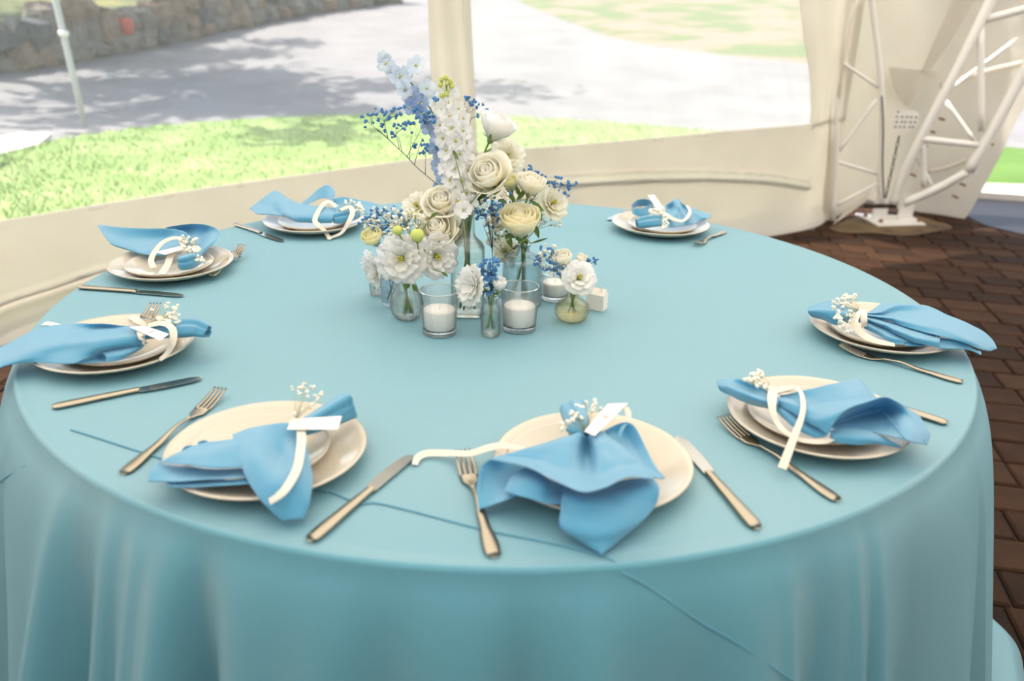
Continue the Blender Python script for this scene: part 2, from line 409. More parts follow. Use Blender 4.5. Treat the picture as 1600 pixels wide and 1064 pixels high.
while s < cum[-1] and cnt < 285:
    p = along(bls, s); h = along(hls, s).x; far_f = 1 + s / 30
    wid = random.uniform(.28, .5) * far_f; z = 0; row = 0
    while z < h:
        hh = random.uniform(.18, .32) * far_f
        o = bpy.data.objects.new('stone', SM[random.randrange(12)]); sc.collection.objects.link(o); o.parent = sw
        q = p + Vector((random.uniform(-.06, .06), random.uniform(-.06, .06), z + hh * .5))
        o.location = q - bl[1]; o.scale = (wid * random.uniform(.5, .8), .22 * far_f * random.uniform(.8, 1.4), hh * random.uniform(.5, .85)); o.rotation_euler = (random.uniform(-.4, .4), random.uniform(-.45, .45), .15 + random.uniform(-.3, .3))
        z += hh; cnt += 1
    s += wid * .95
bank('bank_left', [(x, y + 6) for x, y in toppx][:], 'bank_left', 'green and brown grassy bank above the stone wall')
rp = None
for i, p in enumerate(bls):
    if pj(p)[0] > 222: rp = p + Vector((0, -.55, hls[i].x * .62)); break
g = MB(); g.lathe(rp, [(.0, rp.z - .13), (.09, rp.z - .13), (.12, rp.z - .05), (.13, rp.z + .08), (.10, rp.z + .12), (.0, rp.z + .13)], 12)
o = g.build('red_object', 'red_plastic', loc=rp - Vector((0, 0, .13))); tag(o, 'small red blurred object on the stone wall at upper left', 'object')
# trees beyond the wall (they shade the gravel)
def tree(loc, H, R, seed, label, n=1500, lean=0.0):
    random.seed(seed); t = thing('tree', loc, label, 'tree', None); b = Vector(loc)
    m = MB(); m.tube([b, b + Vector((.1, 0, H * .3)), b + Vector((-.1, .1, H * .6)), b + Vector((.1, .1, H * .85))], [.22, .18, .12, .05], 9); m.build('trunk', 'bark', t)
    m = MB()
    for k in range(7):
        a = random.random() * 6.28; z0 = H * random.uniform(.4, .65)
        m.tube([b + Vector((0, 0, z0)), b + Vector((lean * .5 + math.cos(a) * R * .45, math.sin(a) * R * .45, z0 + H * .16)), b + Vector((lean * 1.1 + math.cos(a) * R * .8, math.sin(a) * R * .8, z0 + H * .25))], [.08, .05, .02], 6)
    m.build('branches', 'bark', t)
    m = MB(); cl = [(b + Vector((lean + random.gauss(0, R * .5), random.gauss(0, R * .45), H * random.uniform(.62, 1.0))), R * random.uniform(.2, .36)) for _ in range(26)]
    for i in range(n):
        c, r = random.choice(cl); p = c + Vector([random.gauss(0, r * .5) for _ in range(3)])
        u = Vector([random.gauss(0, 1) for _ in range(3)]).normalized(); v = u.orthogonal().normalized(); s_ = random.uniform(.07, .15)
        m.add([p - u * s_ * 1.4, p + v * s_ * .7, p + u * s_ * 1.4, p - v * s_ * .7], [(0, 1, 2, 3)])
    f = m.build('foliage', 'tree_leaf', t, smooth=False); f['kind'] = 'stuff'
tree((-11.2, 15.6, ground_z(-11.2, 15.6)), 6.0, 1.9, 21, 'leafy green tree with its trunk above the stone wall, top left', 1500)
tree((-8.3, 10.3, ground_z(-8.3, 10.3)), 5.6, 2.4, 24, 'nearest leafy tree left of the frame that shades the gravel', 4200, 1.7)
tree((-11.0, 13.4, ground_z(-11.0, 13.4)), 6.2, 2.1, 22, 'middle leafy tree left of the frame by the stone wall', 4200, 1.1)
tree((-14.8, 13.5, ground_z(-14.8, 13.5)), 6.2, 2.0, 23, 'leafy tree furthest left on the bank behind the stone wall', 1300)

# ------------------------------------------------------------------ floor of pavers
fl = MB(); fl.add([(-6, -5, -.012), (6.5, -5, -.012), (6.5, 4.45, -.012), (3.0, 4.9, -.012), (2.0, 3.9, -.012), (-1.9, .9, -.012), (-3.6, -1.2, -.012), (-6, -3, -.012)], [tuple(range(8))])
floor = struct('floor', fl, 'joint_soil')
random.seed(5)
ang = math.radians(-11.5); ca, sa = math.cos(ang), math.sin(ang)
def inside_tent(p):
    q = Vector((p[0], p[1], 0)); i = near_u(q); i = min(max(i, 1), len(PL) - 2)
    return (q - PL[i]).dot(WN) < -.02 or (p[0] > 1.9 and p[1] < 4.35)
bricks = []; RW = .15
for r in range(-34, 40):
    v = r * RW; u = -5 + random.uniform(0, .2)
    while u < 6:
        L = random.choice((.2, .2, .2, .17, .24)); cu = u + L / 2
        x = ca * cu - sa * v; y = sa * cu + ca * v
        if -4 < x < 5.4 and -2.6 < y < 4.4 and inside_tent((x, y)):
            P = Vector((x, y, 0)); d = (P - CAM).dot(_F)
            vis = 0
            if d > .3:
                a, b = pj(P)
                rr = math.hypot(x, y)
                if -60 < a < 1660 and 280 < b < 1130 and rr > .93: vis = 1 / d
                if a < 1180 and b < 380: vis *= .05
                if a > 60 and a < 1480 and b > 560: vis = 0
            bricks.append((vis, x, y, L))
        u += L
bricks.sort(key=lambda t: -t[0])
BM = {}
def brick_mesh(L, k):
    key = (L, k)
    if key not in BM:
        m = MB(); a, b = L / 2 - .004, RW / 2 - .004; c = .006; h = .0
        z0, z1 = -.02, h
        V = [(-a, -b, z0), (a, -b, z0), (a, b, z0), (-a, b, z0), (-a, -b, z1 - c), (a, -b, z1 - c), (a, b, z1 - c), (-a, b, z1 - c), (-a + c, -b + c, z1), (a - c, -b + c, z1), (a - c, b - c, z1), (-a + c, b - c, z1)]
        Fc = [(8, 9, 10, 11)] + [(i, (i + 1) % 4, 4 + (i + 1) % 4, 4 + i) for i in range(4)] + [(4 + i, 4 + (i + 1) % 4, 8 + (i + 1) % 4, 8 + i) for i in range(4)]
        me = bpy.data.meshes.new('brick'); me.from_pydata(V, [], Fc); me.materials.append(MATS[('paver', 'paver_light', 'paver_dark')[k]]); me.update(); BM[key] = me
    return BM[key]
rest = MB()
for i, (vis, x, y, L) in enumerate(bricks):
    me = brick_mesh(L, random.choice((0, 0, 1, 2))); dz = random.uniform(-.002, .002)
    if i < 300 and vis > 0:
        o = bpy.data.objects.new('brick', me); sc.collection.objects.link(o); o.parent = floor
        o.location = (x, y, dz); o.rotation_euler = (0, 0, ang + random.uniform(-.012, .012))
    else:
        R = Matrix.Rotation(ang, 3, 'Z')
        rest.add([R @ v.co + Vector((x, y, dz)) for v in me.vertices], [tuple(p.vertices) for p in me.polygons])
o = rest.build('paving', 'paver', floor, smooth=False); o['kind'] = 'stuff'
# wet sheen patch of dark floor near the right opening
g = MB(); P = [at(x, y, .004) for x, y in [(1512, 318), (1530, 304), (1620, 310), (1760, 318), (1760, 372), (1600, 366), (1540, 352), (1508, 336)]]
g.add(P, [tuple(range(8))]); struct('wet_paving', g, 'wet_floor', label='dark wet reflective paving by the right tent opening')

g = MB(); g.add([at(1392 + 92 * math.cos(a_) * (1 + .12 * math.sin(3 * a_)), 352 + 15 * math.sin(a_) * (1 + .15 * math.cos(5 * a_)), .0035) for a_ in [2 * PI * k / 28 for k in range(28)][::-1]], [tuple(range(28))])
mat('sandy_stain', '6f5a38', .8, bump=(40, .4, .004), var=(6, '4a3826', .35, .65)); struct('sand_patch', g, 'sandy_stain', label='sandy brown stain on the paving round the truss base plate')
# ------------------------------------------------------------------ tent: lower wall, windows, pillars
def ridge(p, z):      # folds of the lower wall, towards the inside
    return 0
R1 = [wall_at(x, y) for x, y in ((0, 474), (80, 448), (165, 420), (400, 372))]
R2 = [wall_at(x, y) for x, y in ((880, 287), (1000, 280), (1100, 279), (1180, 282), (1255, 293))]
def foldline(L, i_lo=None):
    L = [p for p in L if p]
    return [(near_u(p), p.z) for p in L]
F1 = foldline(R1); F2 = foldline(R2)
def zline(Fl, i):
    if i <= Fl[0][0]:
        a, b = Fl[0], Fl[1]
    elif i >= Fl[-1][0]:
        a, b = Fl[-2], Fl[-1]
    else:
        for a, b in zip(Fl[:-1], Fl[1:]):
            if a[0] <= i <= b[0]: break
    return a[1] + (b[1] - a[1]) * (i - a[0]) / max(1, b[0] - a[0])
g = MB(); G = []; NZ = 44
for i, p in enumerate(PL):
    n = WN; row = []
    for k in range(NZ + 1):
        z = PZ[i] * k / NZ
        d = .012 * noise.noise(Vector((p.x * 1.4, p.y * 1.4, z * 2.5))) + .004 * noise.noise(Vector((p.x * 5, p.y * 5, z * 6)))
        if i < 70:
            z1 = zline(F1, i); d -= .034 * math.exp(-((z - z1) / .015) ** 2) - .03 * math.exp(-((z - z1 + .045) / .03) ** 2)
        if i >= F2[0][0] - 6 and i <= F2[-1][0] + 1:
            z2 = zline(F2, i); e = min(1, (i - F2[0][0] + 6) / 6)
            d -= e * (.030 * math.exp(-((z - z2) / .014) ** 2) - .020 * math.exp(-((z - z2 - .035) / .016) ** 2))
        if i > 70: d -= .05 * max(0, .12 - z) / .12 * (.6 + .4 * math.sin(i * .3))
        row.append(Vector((p.x, p.y, z + .002)) + n * d)
    G.append(row)
g.grid(G); wl = struct('wall_back', g, 'tent_fabric', thick=.003)
def wall_strip(edgeL, edgeR, name, z0=None, z1=2.5, m='tent_fabric', thick=.003, nx=10, off=0.0):
    """fabric strip of the wall between two pixel curves continued upward"""
    g = MB(); G = []
    nz = 26
    for k in range(nz + 1):
        zz0 = .6 if z0 is None else z0; z = zz0 + (z1 - zz0) * k / nz; a = edgeL(z); b = edgeR(z); row = []
        for j in range(nx + 1):
            f = a + (b - a) * j / nx; p = samp(PL, f); zb = zsill(f) - .02 if z0 is None else z0; z = zb + (z1 - zb) * k / nz
            d = .006 * math.sin(j * 1.3 + z * 3) + off
            row.append(Vector((p.x, p.y, z)) + WN * d)
        G.append(row)
    g.grid(G); return struct(name, g, m, thick=thick)
def uo(px, py):
    p = wall_at(px, py)
    i = near_u(p); i = min(max(i, 1), len(PL) - 2)
    e = PL[i + 1] - PL[i]; t = (Vector((p.x, p.y, 0)) - PL[i]).dot(e) / e.dot(e)
    return (i + t) / (len(PL) - 1), p.z
def edge_fn(pts):
    q = sorted([uo(*p) for p in pts], key=lambda t: t[1])
    def f(z):
        if z <= q[0][1]: return q[0][0]
        for a, b in zip(q[:-1], q[1:]):
            if z <= b[1]: return a[0] + (b[0] - a[0]) * (z - a[1]) / (b[1] - a[1])
        a, b = q[0], q[-1]; return q[-1][0]
    return f
pl_l = edge_fn([(668, 0), (672, 90), (680, 180), (684, 250)]); pl_r = edge_fn([(734, 0), (738, 60), (743, 150), (747, 240)])
wall_strip(pl_l, pl_r, 'wall_mullion')
rr_l = edge_fn([(1243, -20), (1254, 70), (1264, 120), (1267, 190)]); rr_r = lambda z: 1.0
wall_strip(rr_l, rr_r, 'wall_corner', nx=16)
# top band above the windows
wall_strip(lambda z: 0.0, lambda z: 1.0, 'wall_top_band', z0=2.12, z1=2.62, nx=60)
# vinyl panes with frames of their own
wall_strip(lambda z: 0.0, lambda z: pl_l(z) + .004, 'window_1', z1=2.15, m='clear_vinyl', thick=0, nx=50, off=.006)['label'] = 'clear milky vinyl window pane on the left of the tent'
wall_strip(lambda z: pl_r(z) - .004, lambda z: rr_l(z) + .004, 'window_2', z1=2.15, m='milky_vinyl', thick=0, nx=40, off=.006)['label'] = 'clear milky vinyl window pane behind the flowers'
# roof
RZ = 2.6
g = MB(); G = []
for p in PL[::6] + [PL[-1]]:
    q = Vector((p.x, p.y, RZ)) + WN * .10; row = []
    for j in range(9):
        t = j / 8; e = q - WN * 7.0 * t; e.z = RZ + .9 * math.sin(PI * t * .9); row.append(e)
    G.append(row)
last = G[-1]
LASTP = PL[-1]
for dd in (1.2, 2.4, 3.6): G.append([v + WDIR * dd + Vector((0, 0, .05)) for v in last])
g.grid(G); struct('ceiling', g, 'roof_fabric')

# unseen wall added behind camera to cut sky light, parallel to the window wall
g = MB(); G = []
for p in [PL[0]] + [PL[i] for i in range(8, len(PL), 8)] + [PL[-1], PL[-1] + WDIR * 3.5]:
    q = Vector((p.x, p.y, 0)) - WN * 6.3; G.append([q + Vector((0, 0, z)) for z in (.0, .9, 1.8, 2.45)])
g.grid(G); struct('wall_front_added', g, 'tent_fabric', thick=.003)
g = MB(); a = Vector((PL[0].x, PL[0].y, 0)); g.grid([[a - WN * (6.3 * k / 8) + Vector((0, 0, z)) + WDIR * .05 * math.sin(k * 2 + z) for z in (.0, .9, 1.8, 2.45)] for k in range(9)])
struct('wall_left_added', g, 'tent_fabric', thick=.003)  # unseen side wall, added to close off light from the open left
# right fabric corner behind the arch
def Yg(rows): return [[atY(x, y, Y) for x, y, Y in r] for r in rows]
G = Yg([[(1288, 347, 3.80), (1318, 334, 3.86), (1350, 312, 3.98), (1385, 322, 4.05), (1450, 334, 4.0), (1508, 346, 3.86)],
        [(1290, 290, 3.80), (1320, 280, 3.88), (1352, 270, 3.98), (1400, 272, 4.05), (1470, 278, 4.0), (1540, 286, 3.86)],
        [(1292, 200, 3.80), (1325, 195, 3.90), (1370, 190, 4.00), (1425, 186, 4.10), (1500, 184, 4.0), (1588, 192, 3.86)],
        [(1290, 100, 3.80), (1330, 100, 3.92), (1385, 105, 4.02), (1450, 108, 4.12), (1540, 95, 4.0), (1640, 100, 3.86)],
        [(1282, 0, 3.80), (1325, 0, 3.92), (1385, 0, 4.02), (1460, 0, 4.12), (1570, -20, 4.0), (1700, -30, 3.86)],
        [(1270, -160, 3.80), (1330, -160, 3.9), (1400, -160, 4.0), (1490, -170, 4.1), (1620, -190, 4.0), (1790, -200, 3.86)]])
S_ = surf(G, 7)
for i, r in enumerate(S_):
    for j, p in enumerate(r):
        p.y += .035 * noise.noise(Vector((p.x * 4 + p.z * 2, p.z * 1.6 - p.x, 1.7))) + .018 * math.sin(p.x * 9 + p.z * 6) * .5
        if p.z < .004: p.z = .004
g = MB().grid(S_); struct('wall_right', g, 'tent_fabric', thick=.003)
# overlapping flaps of the corner fabric
def flap(rows, name='fabric_flap', label=None):
    g = MB().grid(surf(Yg(rows), 5)); o = g.build(name, 'tent_fabric', tent, thick=.002)
    if label: o['label'] = label
tent = thing('corner_lining', (2.5, 3.9, 0), 'cream fabric flaps and folds hung behind the white arch truss', 'tent lining')
flap([[(1388, 104, 3.95), (1425, 108, 3.98), (1472, 112, 3.95)], [(1398, 140, 3.96), (1420, 142, 3.98), (1440, 140, 3.96)], [(1408, 156, 3.97), (1416, 166, 3.98), (1424, 160, 3.97)]])
flap([[(1540, -30, 3.82), (1500, 40, 3.86), (1455, 108, 3.92)], [(1500, -30, 3.86), (1470, 40, 3.9), (1440, 110, 3.95)]])
flap([[(1250, -40, 3.62), (1276, 100, 3.66), (1288, 200, 3.68), (1286, 330, 3.70)], [(1262, -40, 3.58), (1288, 100, 3.62), (1299, 200, 3.64), (1296, 345, 3.68)]])
flap([[(1306, 345, 3.7), (1330, 322, 3.74), (1362, 296, 3.8)], [(1300, 352, 3.66), (1326, 334, 3.70), (1352, 315, 3.74)]])

# ------------------------------------------------------------------ arch trusses
def bar(Pts, r, name, parent, Ys, flat=1.0, m='frame_white'):
    P = [atY(x, y, Y) for (x, y), Y in zip(Pts, Ys)]
    return MB().tube(spl(P, 5), r, 12, flat=flat).build(name, m, parent)
base = at(1392, 338, .0)
tr = thing('upright_truss', (2.12, 3.72, 0), 'white painted lattice truss standing upright in the tent corner', 'truss')
for pts, r in (([(1262, -160), (1280, 0), (1301, 87), (1306, 209), (1301, 344)], .021), ([(1345, -160), (1362, 0), (1376, 122), (1378, 200), (1374, 284), (1378, 318)], .017)):
    bar(pts, r, 'chord', tr, [3.70] * len(pts))
for pts in ([(1345, -12), (1310, 72)], [(1310, 94), (1372, 136)], [(1370, 155), (1311, 236)], [(1306, 252), (1372, 272)], [(1306, 320), (1374, 286)], [(1290, -60), (1354, -30)]):
    bar(pts, .011, 'brace', tr, [3.70, 3.70])
ar = thing('leaning_arch_truss', tuple(base), 'white tubular arch truss leaning away to the upper right from a base plate', 'truss')
YA = 3.52
bar([(1590, -90), (1548, 0), (1500, 100), (1450, 195), (1409, 278), (1396, 318)], .029, 'chord', ar, [YA, YA, YA, YA + .03, YA + .08, YA + .1])
bar([(1690, -70), (1640, 30), (1600, 112), (1556, 195), (1513, 268)], .031, 'chord', ar, [YA - .12, YA - .12, YA - .1, YA - .08, YA - .05])
bar([(1513, 268), (1470, 292), (1412, 318)], .027, 'chord', ar, [YA - .05, YA + .02, YA + .1])
for pts, r, ys in (([(1537, 31), (1640, 4)], .022, (YA, YA - .1)), ([(1532, 35), (1533, 205)], .02, (YA, YA - .06)), ([(1440, 217), (1530, 227)], .02, (YA + .03, YA - .06)), ([(1443, 222), (1443, 292)], .017, (YA + .04, YA + .05)),
                   ([(1478, 158), (1524, 222)], .013, (YA + .2, YA + .1)), ([(1430, 238), (1456, 292)], .013, (YA + .06, YA + .06)), ([(1470, 150), (1590, 60)], .012, (YA + .3, YA + .3))):
    bar(pts, r, 'brace', ar, ys)
bar([(1470, 134), (1540, 112), (1600, 98)], .018, 'fabric_pole', tent, (3.9, 3.88, 3.85), m='tent_fabric')
bar([(1450, 268), (1480, 262), (1510, 250)], .015, 'fabric_pole', tent, (3.9, 3.88, 3.85), m='tent_fabric')
# base plate and brackets
P = [at(x, y, .012) for x, y in [(1337, 333), (1372, 352), (1447, 350), (1424, 337)]]
Q = [p - Vector((0, 0, .012)) for p in P]
MB().add(P + Q, [(0, 1, 2, 3)] + [(i, (i + 1) % 4, 4 + (i + 1) % 4, 4 + i) for i in range(4)]).build('base_plate', 'frame_white', ar, smooth=False)
for dx, px in ((0, 1362), (1, 1402)):
    a = at(px, 343, .012); b = at(px + 22, 341, .012)
    V = [a, b, b + Vector((0, 0, .10)), a.lerp(b, .75) + Vector((0, 0, .17)), a.lerp(b, .2) + Vector((0, 0, .17)), a + Vector((0, 0, .10))]
    MB().add(V, [tuple(range(6))]).build('bracket', 'frame_white', ar, smooth=False, thick=.012)
bar([(1350, 322), (1400, 322)], .014, 'bracket_bolt', ar, (3.62, 3.62), m='chain_dark')
for x, y in ((1352, 338), (1376, 347), (1436, 346)):
    p = at(x, y, .012); MB().lathe(p, [(.0, .03), (.012, .03), (.014, .012)], 8).build('anchor_bolt', 'rust', ar)
# perforated gusset plate
g = MB(); c = atY(1415, 188, 3.62)
nx_, nz_ = 14, 12; V = []; sx, sz = .075, .058
g.lathe((0, 0), [(1, 0)], 3)
g = MB(); ring = [c + Vector((sx * max(-1, min(1, 1.25 * math.cos(t))), 0, sz * max(-1, min(1, 1.25 * math.sin(t))))) for t in [2 * PI * k / 16 for k in range(16)]]
g.add(ring, [tuple(range(16))]); gp = g.build('gusset_plate', 'frame_white', ar, smooth=False, thick=.006)
random.seed(9)
for k in range(16):
    q = c + Vector(((k % 5 - 2) * .028 + random.uniform(-.004, .004), -.005, (k // 5 - 1.3) * .03)); h = MB(); h.tube([q, q - Vector((0, .003, 0))], .0055, 8); h.build('hole', 'chain_dark', gp)
# strap and chain
bar([(1378, 150), (1380, 200), (1379, 260), (1381, 310)], .009, 'tension_strap', tr, [3.64] * 4, flat=.4, m='chain_dark')
ch = thing('chain', tuple(atY(1384, 308, 3.62)), 'dark steel chain hanging beside the perforated plate on the truss', 'chain')
A_, B_ = atY(1405, 212, 3.6), atY(1384, 308, 3.62)
for k in range(11):
    a = A_.lerp(B_, k / 11); b = A_.lerp(B_, (k + 1.15) / 11); m_ = (a + b) / 2; d = (b - a) / 2; s_ = Vector((.008, 0, 0)) if k % 2 else Vector((0, .008, 0))
    P = [m_ + d * math.cos(t) + s_ * math.sin(t) for t in [2 * PI * j / 10 for j in range(11)]]
    MB().tube(P, .0028, 5, caps=False).build('link', 'chain_dark', ch)
for x, y in ((1475, 187), (1460, 207), (1448, 229), (1430, 275), (1552, 226), (1508, 290), (1496, 309)):
    p = atY(x, y, 3.80 if x < 1500 else 3.78); g = MB(); g.tube([p, p + Vector((0, .06, 0))], .008, 8); g.build('eyelet', 'rust', tent)
# outer guy pole seen through the left window
g = MB(); a = at(133, 198, .03); b = a + Vector((-.15, .1, 0)); 
top_ = atY(82, -20, a.y + .1); g.tube([a, a.lerp(top_, .5), top_, top_ + (top_ - a) * .6], .03, 10)
gp = thing('guy_pole', tuple(a), 'thin grey slanting pole outside the left window', 'pole')
mesh('pole', g.V, g.F, 'pole_grey', gp)
q = a.lerp(top_, .66); MB().tube([q, q + Vector((0, 0, .05))], .045, 10).build('collar', 'frame_white', gp)

# ------------------------------------------------------------------ table and cloth
tb = thing('round_table', (0, 0, 0), 'round banquet table hidden under the floor-length light blue cloth', 'table')
g = MB(); g.lathe((0, 0), [(0, .742), (.885, .742), (.885, .715), (0, .715)], 64); g.build('tabletop', 'wood_plain', tb, smooth=False)
for k in range(4):
    a = PI / 4 + k * PI / 2; g = MB(); g.tube([(math.cos(a) * .45, math.sin(a) * .45, .715), (math.cos(a) * .5, math.sin(a) * .5, .0)], .022, 10); g.build('leg', 'chain_dark', tb)
RT = .892; CRN = .009
def gauss(x, c, w_): return math.exp(-((x - c) / w_) ** 2)
FOLDS = [(-60, 30, 2.2), (-10, 26, -2.2), (40, 18, -1.0), (78, 13, 2.4), (120, 26, -3.6), (152, 14, 1.6), (176, 10, -.8), (200, 13, 1.5), (245, 26, 2.6), (298, 30, -4.6), (370, 40, 1.4), (440, 50, .4), (500, 45, 1.2), (590, 50, -1.8), (700, 60, 1.2), (808, 36, -2.6), (925, 34, 2.4), (1000, 30, -.4), (1070, 55, -1.2), (1180, 45, 1.6), (1232, 13, 1.3), (1275, 26, -1.8), (1340, 10, 1.2), (1358, 8, -.8), (1376, 10, 1.0), (1430, 28, -1.6), (1500, 20, .8)]
NT = 720
def theta_px(t):
    return pj((math.cos(t) * 1.0, math.sin(t) * 1.0, .35))[0]
def fold_of(t):
    t = t % (2 * PI); s_ = math.sin(t)
    if s_ < .25:
        px = theta_px(t); v = sum(a * gauss(px, c, w_) for c, w_, a in FOLDS) * .01
        if px < -80 or px > 1530: v = 0
        k = min(1, (.25 - s_) / .3)
    else: v = 0; k = 0
    return v * k + (1 - k) * .018 * math.sin(t * 17)
FT = [fold_of(2 * PI * k / NT) for k in range(NT)]
def drape(k, s):       # k angle index, s drop length below the rim
    t = 2 * PI * k / NT
    c = math.cos(t)
    out = .026 * (1 - math.exp(-s / .05)) + s * (.20 + (.10 if c < -.3 else 0) * min(1, (-c - .3) / .5))
    if math.sin(t) < 0 and abs(c) < .8: out -= s * .05
    out += FT[k] * 2.3 * min(1.6, (s / .42) ** 1.1)
    if s > .66: out += (s - .66) * 1.1
    z = TZ - CRN - s * .985
    r = RT + CRN + out
    return Vector((r * math.cos(t), r * math.sin(t), max(.004, z)))
def cloth_pt(k, u):    # u: radius up to RT, then corner, then drape
    t = 2 * PI * k / NT
    if u <= RT:
        x, y = u * math.cos(t), u * math.sin(t)
        wv = .0009 * (noise.noise(Vector((x * 4, y * 9, 3))) - .5) + .0005 * (noise.noise(Vector((x * 14, y * 14, 8))) - .5)
        return Vector((x, y, TZ - .0008 + wv))
    if u <= RT + .019:
        a = (u - RT) / .019 * PI / 2
        base_ = Vector((math.cos(t), math.sin(t), 0)) * (RT + CRN * math.sin(a)); base_.z = TZ - CRN * (1 - math.cos(a)); return base_
    return drape(k, u - RT - .019)
us = [.001, .1, .2, .3] + [.3 + .03 * i for i in range(1, 20)] + [RT + .004 * 0] + [RT + .019 * j / 5 for j in range(1, 6)] + [RT + .019 + .74 * (j / 34) for j in range(1, 35)]
us = sorted(set(round(x, 5) for x in us))
g = MB(); g.grid([[cloth_pt(k, u) for k in range(NT)] for u in us], True)
cl = g.build('tablecloth', 'cloth_blue', loc=(0, 0, 0)); tag(cl, 'light blue floor-length cloth covering the round table', 'tablecloth')
cl.modifiers.new('s', 'SOLIDIFY').thickness = .0012; cl.modifiers['s'].offset = -1
def on_drape(px, py):
    """cloth surface point under a pixel on the hanging part"""
    best = None
    for k in range(0, NT):
        if math.sin(2 * PI * k / NT) > .1: continue
        if abs(theta_px(2 * PI * k / NT) - px) > 140: continue
        for j in range(0, 160):
            P = drape(k, .70 * j / 159); a, b = pj(P); e = (a - px) ** 2 + (b - py) ** 2
            if best is None or e < best[0]: best = (e, P, k)
    return best[1] + (CAM - best[1]).normalized() * .0025
def cloth_seam(pts, name='seam'):
    P = []
    for x, y, on in pts:
        P.append(at(x, y, TZ + .0012) if on else on_drape(x, y))
    P = spl(P, 8)
    g = MB().tube(P, .0011, 6); return g.build(name, 'seam_blue', cl)
cloth_seam([(110, 671, 1), (150, 683, 1), (205, 701, 1), (300, 730, 1), (420, 758, 1), (508, 767, 1), (560, 786, 1), (590, 786, 1), (650, 800, 1), (750, 826, 1), (850, 846, 1), (935, 866, 1), (962, 878, 1)])
cloth_seam([(965, 882, 0), (1020, 918, 0), (1090, 966, 0), (1160, 1012, 0), (1235, 1064, 0)])
cloth_seam([(0, 752, 0), (20, 740, 0), (40, 726, 0)])

# ------------------------------------------------------------------ plates
plates = {  # centre (from the table centre), small plate offset
 'A': ((-.304, -.675), (-.012, .004)), 'B': ((.138, -.687), (-.020, .012)), 'C': ((.489, -.541), (-.008, .006)), 'D': ((.735, -.166), (-.006, .0)),
 'E': ((-.667, -.329), (.010, .0)), 'F': ((-.745, .136), (-.004, -.004)), 'G': ((-.515, .536), (.0, .0)), 'H': ((.426, .589), (.004, .0))}
where = {'A': 'at the lower left of the table front', 'B': 'at the front centre with a knife at its right', 'C': 'at the front right beside a fork', 'D': 'at the far right edge of the table',
 'E': 'at the left edge of the table near the gravel side knife', 'F': 'second from the back on the left', 'G': 'at the back left by the window', 'H': 'at the back right by the window'}
where = {'A': 'lower left place setting', 'B': 'front centre place setting', 'C': 'lower right place setting', 'D': 'rightmost place setting by the table edge',
 'E': 'leftmost place setting by the table edge', 'F': 'left place setting just behind the leftmost one', 'G': 'back left place setting by the window', 'H': 'back right place setting by the window'}
def plate_mesh(R, h, foot, name):
    prof = [(0, .0045), (foot * .9, .0040), (foot + .006, .0055), (R * .80, h * .55), (R * .93, h * .86), (R - .0018, h), (R, h - .0012), (R - .001, h - .003),
            (R * .93, h * .86 - .005), (R * .80, h * .55 - .005), (foot + .008, .0015), (foot + .004, 0), (foot - .002, 0), (foot - .004, .0015), (0, .0018)]
    m = MB(); m.lathe((0, 0), [(max(r, .0001), z) for r, z in prof], 96)
    me = bpy.data.meshes.new(name); me.from_pydata([tuple(v) for v in m.V], [], m.F); me.materials.append(MATS['porcelain']); me.update()
    me.polygons.foreach_set('use_smooth', [True] * len(me.polygons)); return me
PM = plate_mesh(.1335, .024, .078, 'dinner_plate'); SMm = plate_mesh(.095, .017, .055, 'side_plate')
PT = TZ + .0005
for k, (c, o_) in plates.items():
    o = bpy.data.objects.new('dinner_plate', PM); sc.collection.objects.link(o); o.location = (c[0], c[1], PT)
    tag(o, 'large cream porcelain dinner plate of the ' + where[k], 'plate', 'dinner plates around the table')
    o = bpy.data.objects.new('side_plate', SMm); sc.collection.objects.link(o); o.location = (c[0] + o_[0], c[1] + o_[1], PT + .0048)
    tag(o, 'smaller cream plate stacked in the ' + where[k], 'plate', 'side plates stacked on dinner plates')

# ------------------------------------------------------------------ cutlery
def cutlery_frame(tip, end):
    a = at(end[0], end[1], TZ + .002); b = at(tip[0], tip[1], TZ + .002); d = (b - a); d.z = 0; L = d.length; d.normalize(); s_ = Vector((-d.y, d.x, 0)); return a, d, s_, L
def lerp_prof(P, x):
    for a, b in zip(P[:-1], P[1:]):
        if x <= b[0]:
            t = (x - a[0]) / (b[0] - a[0]); t = t * t * (3 - 2 * t); return [a[i] + (b[i] - a[i]) * t for i in range(1, len(a))]
    return list(P[-1][1:])
def strip(fr, xs_, fn, th):   # closed slab following width/height profile
    a, d, s_, L = fr; g = MB(); G = []
    for x in xs_:
        wd, z = fn(x)[:2]; c = a + d * x; c.z = TZ + z; hw = wd / 2; crown = th * .5
        G.append([c + s_ * hw + Vector((0, 0, -th * .0)), c + s_ * hw * .6 + Vector((0, 0, crown)), c + Vector((0, 0, crown * 1.25)), c - s_ * hw * .6 + Vector((0, 0, crown)), c - s_ * hw,
                  c - s_ * hw * .7 - Vector((0, 0, th * .45)), c + s_ * hw * .7 - Vector((0, 0, th * .45))])
    g.grid(G, True); n = len(g.V); g.F.append((0, 1, 2, 3, 4, 5, 6)); g.F.append(tuple(n - 7 + i for i in range(7))[::-1]); return g
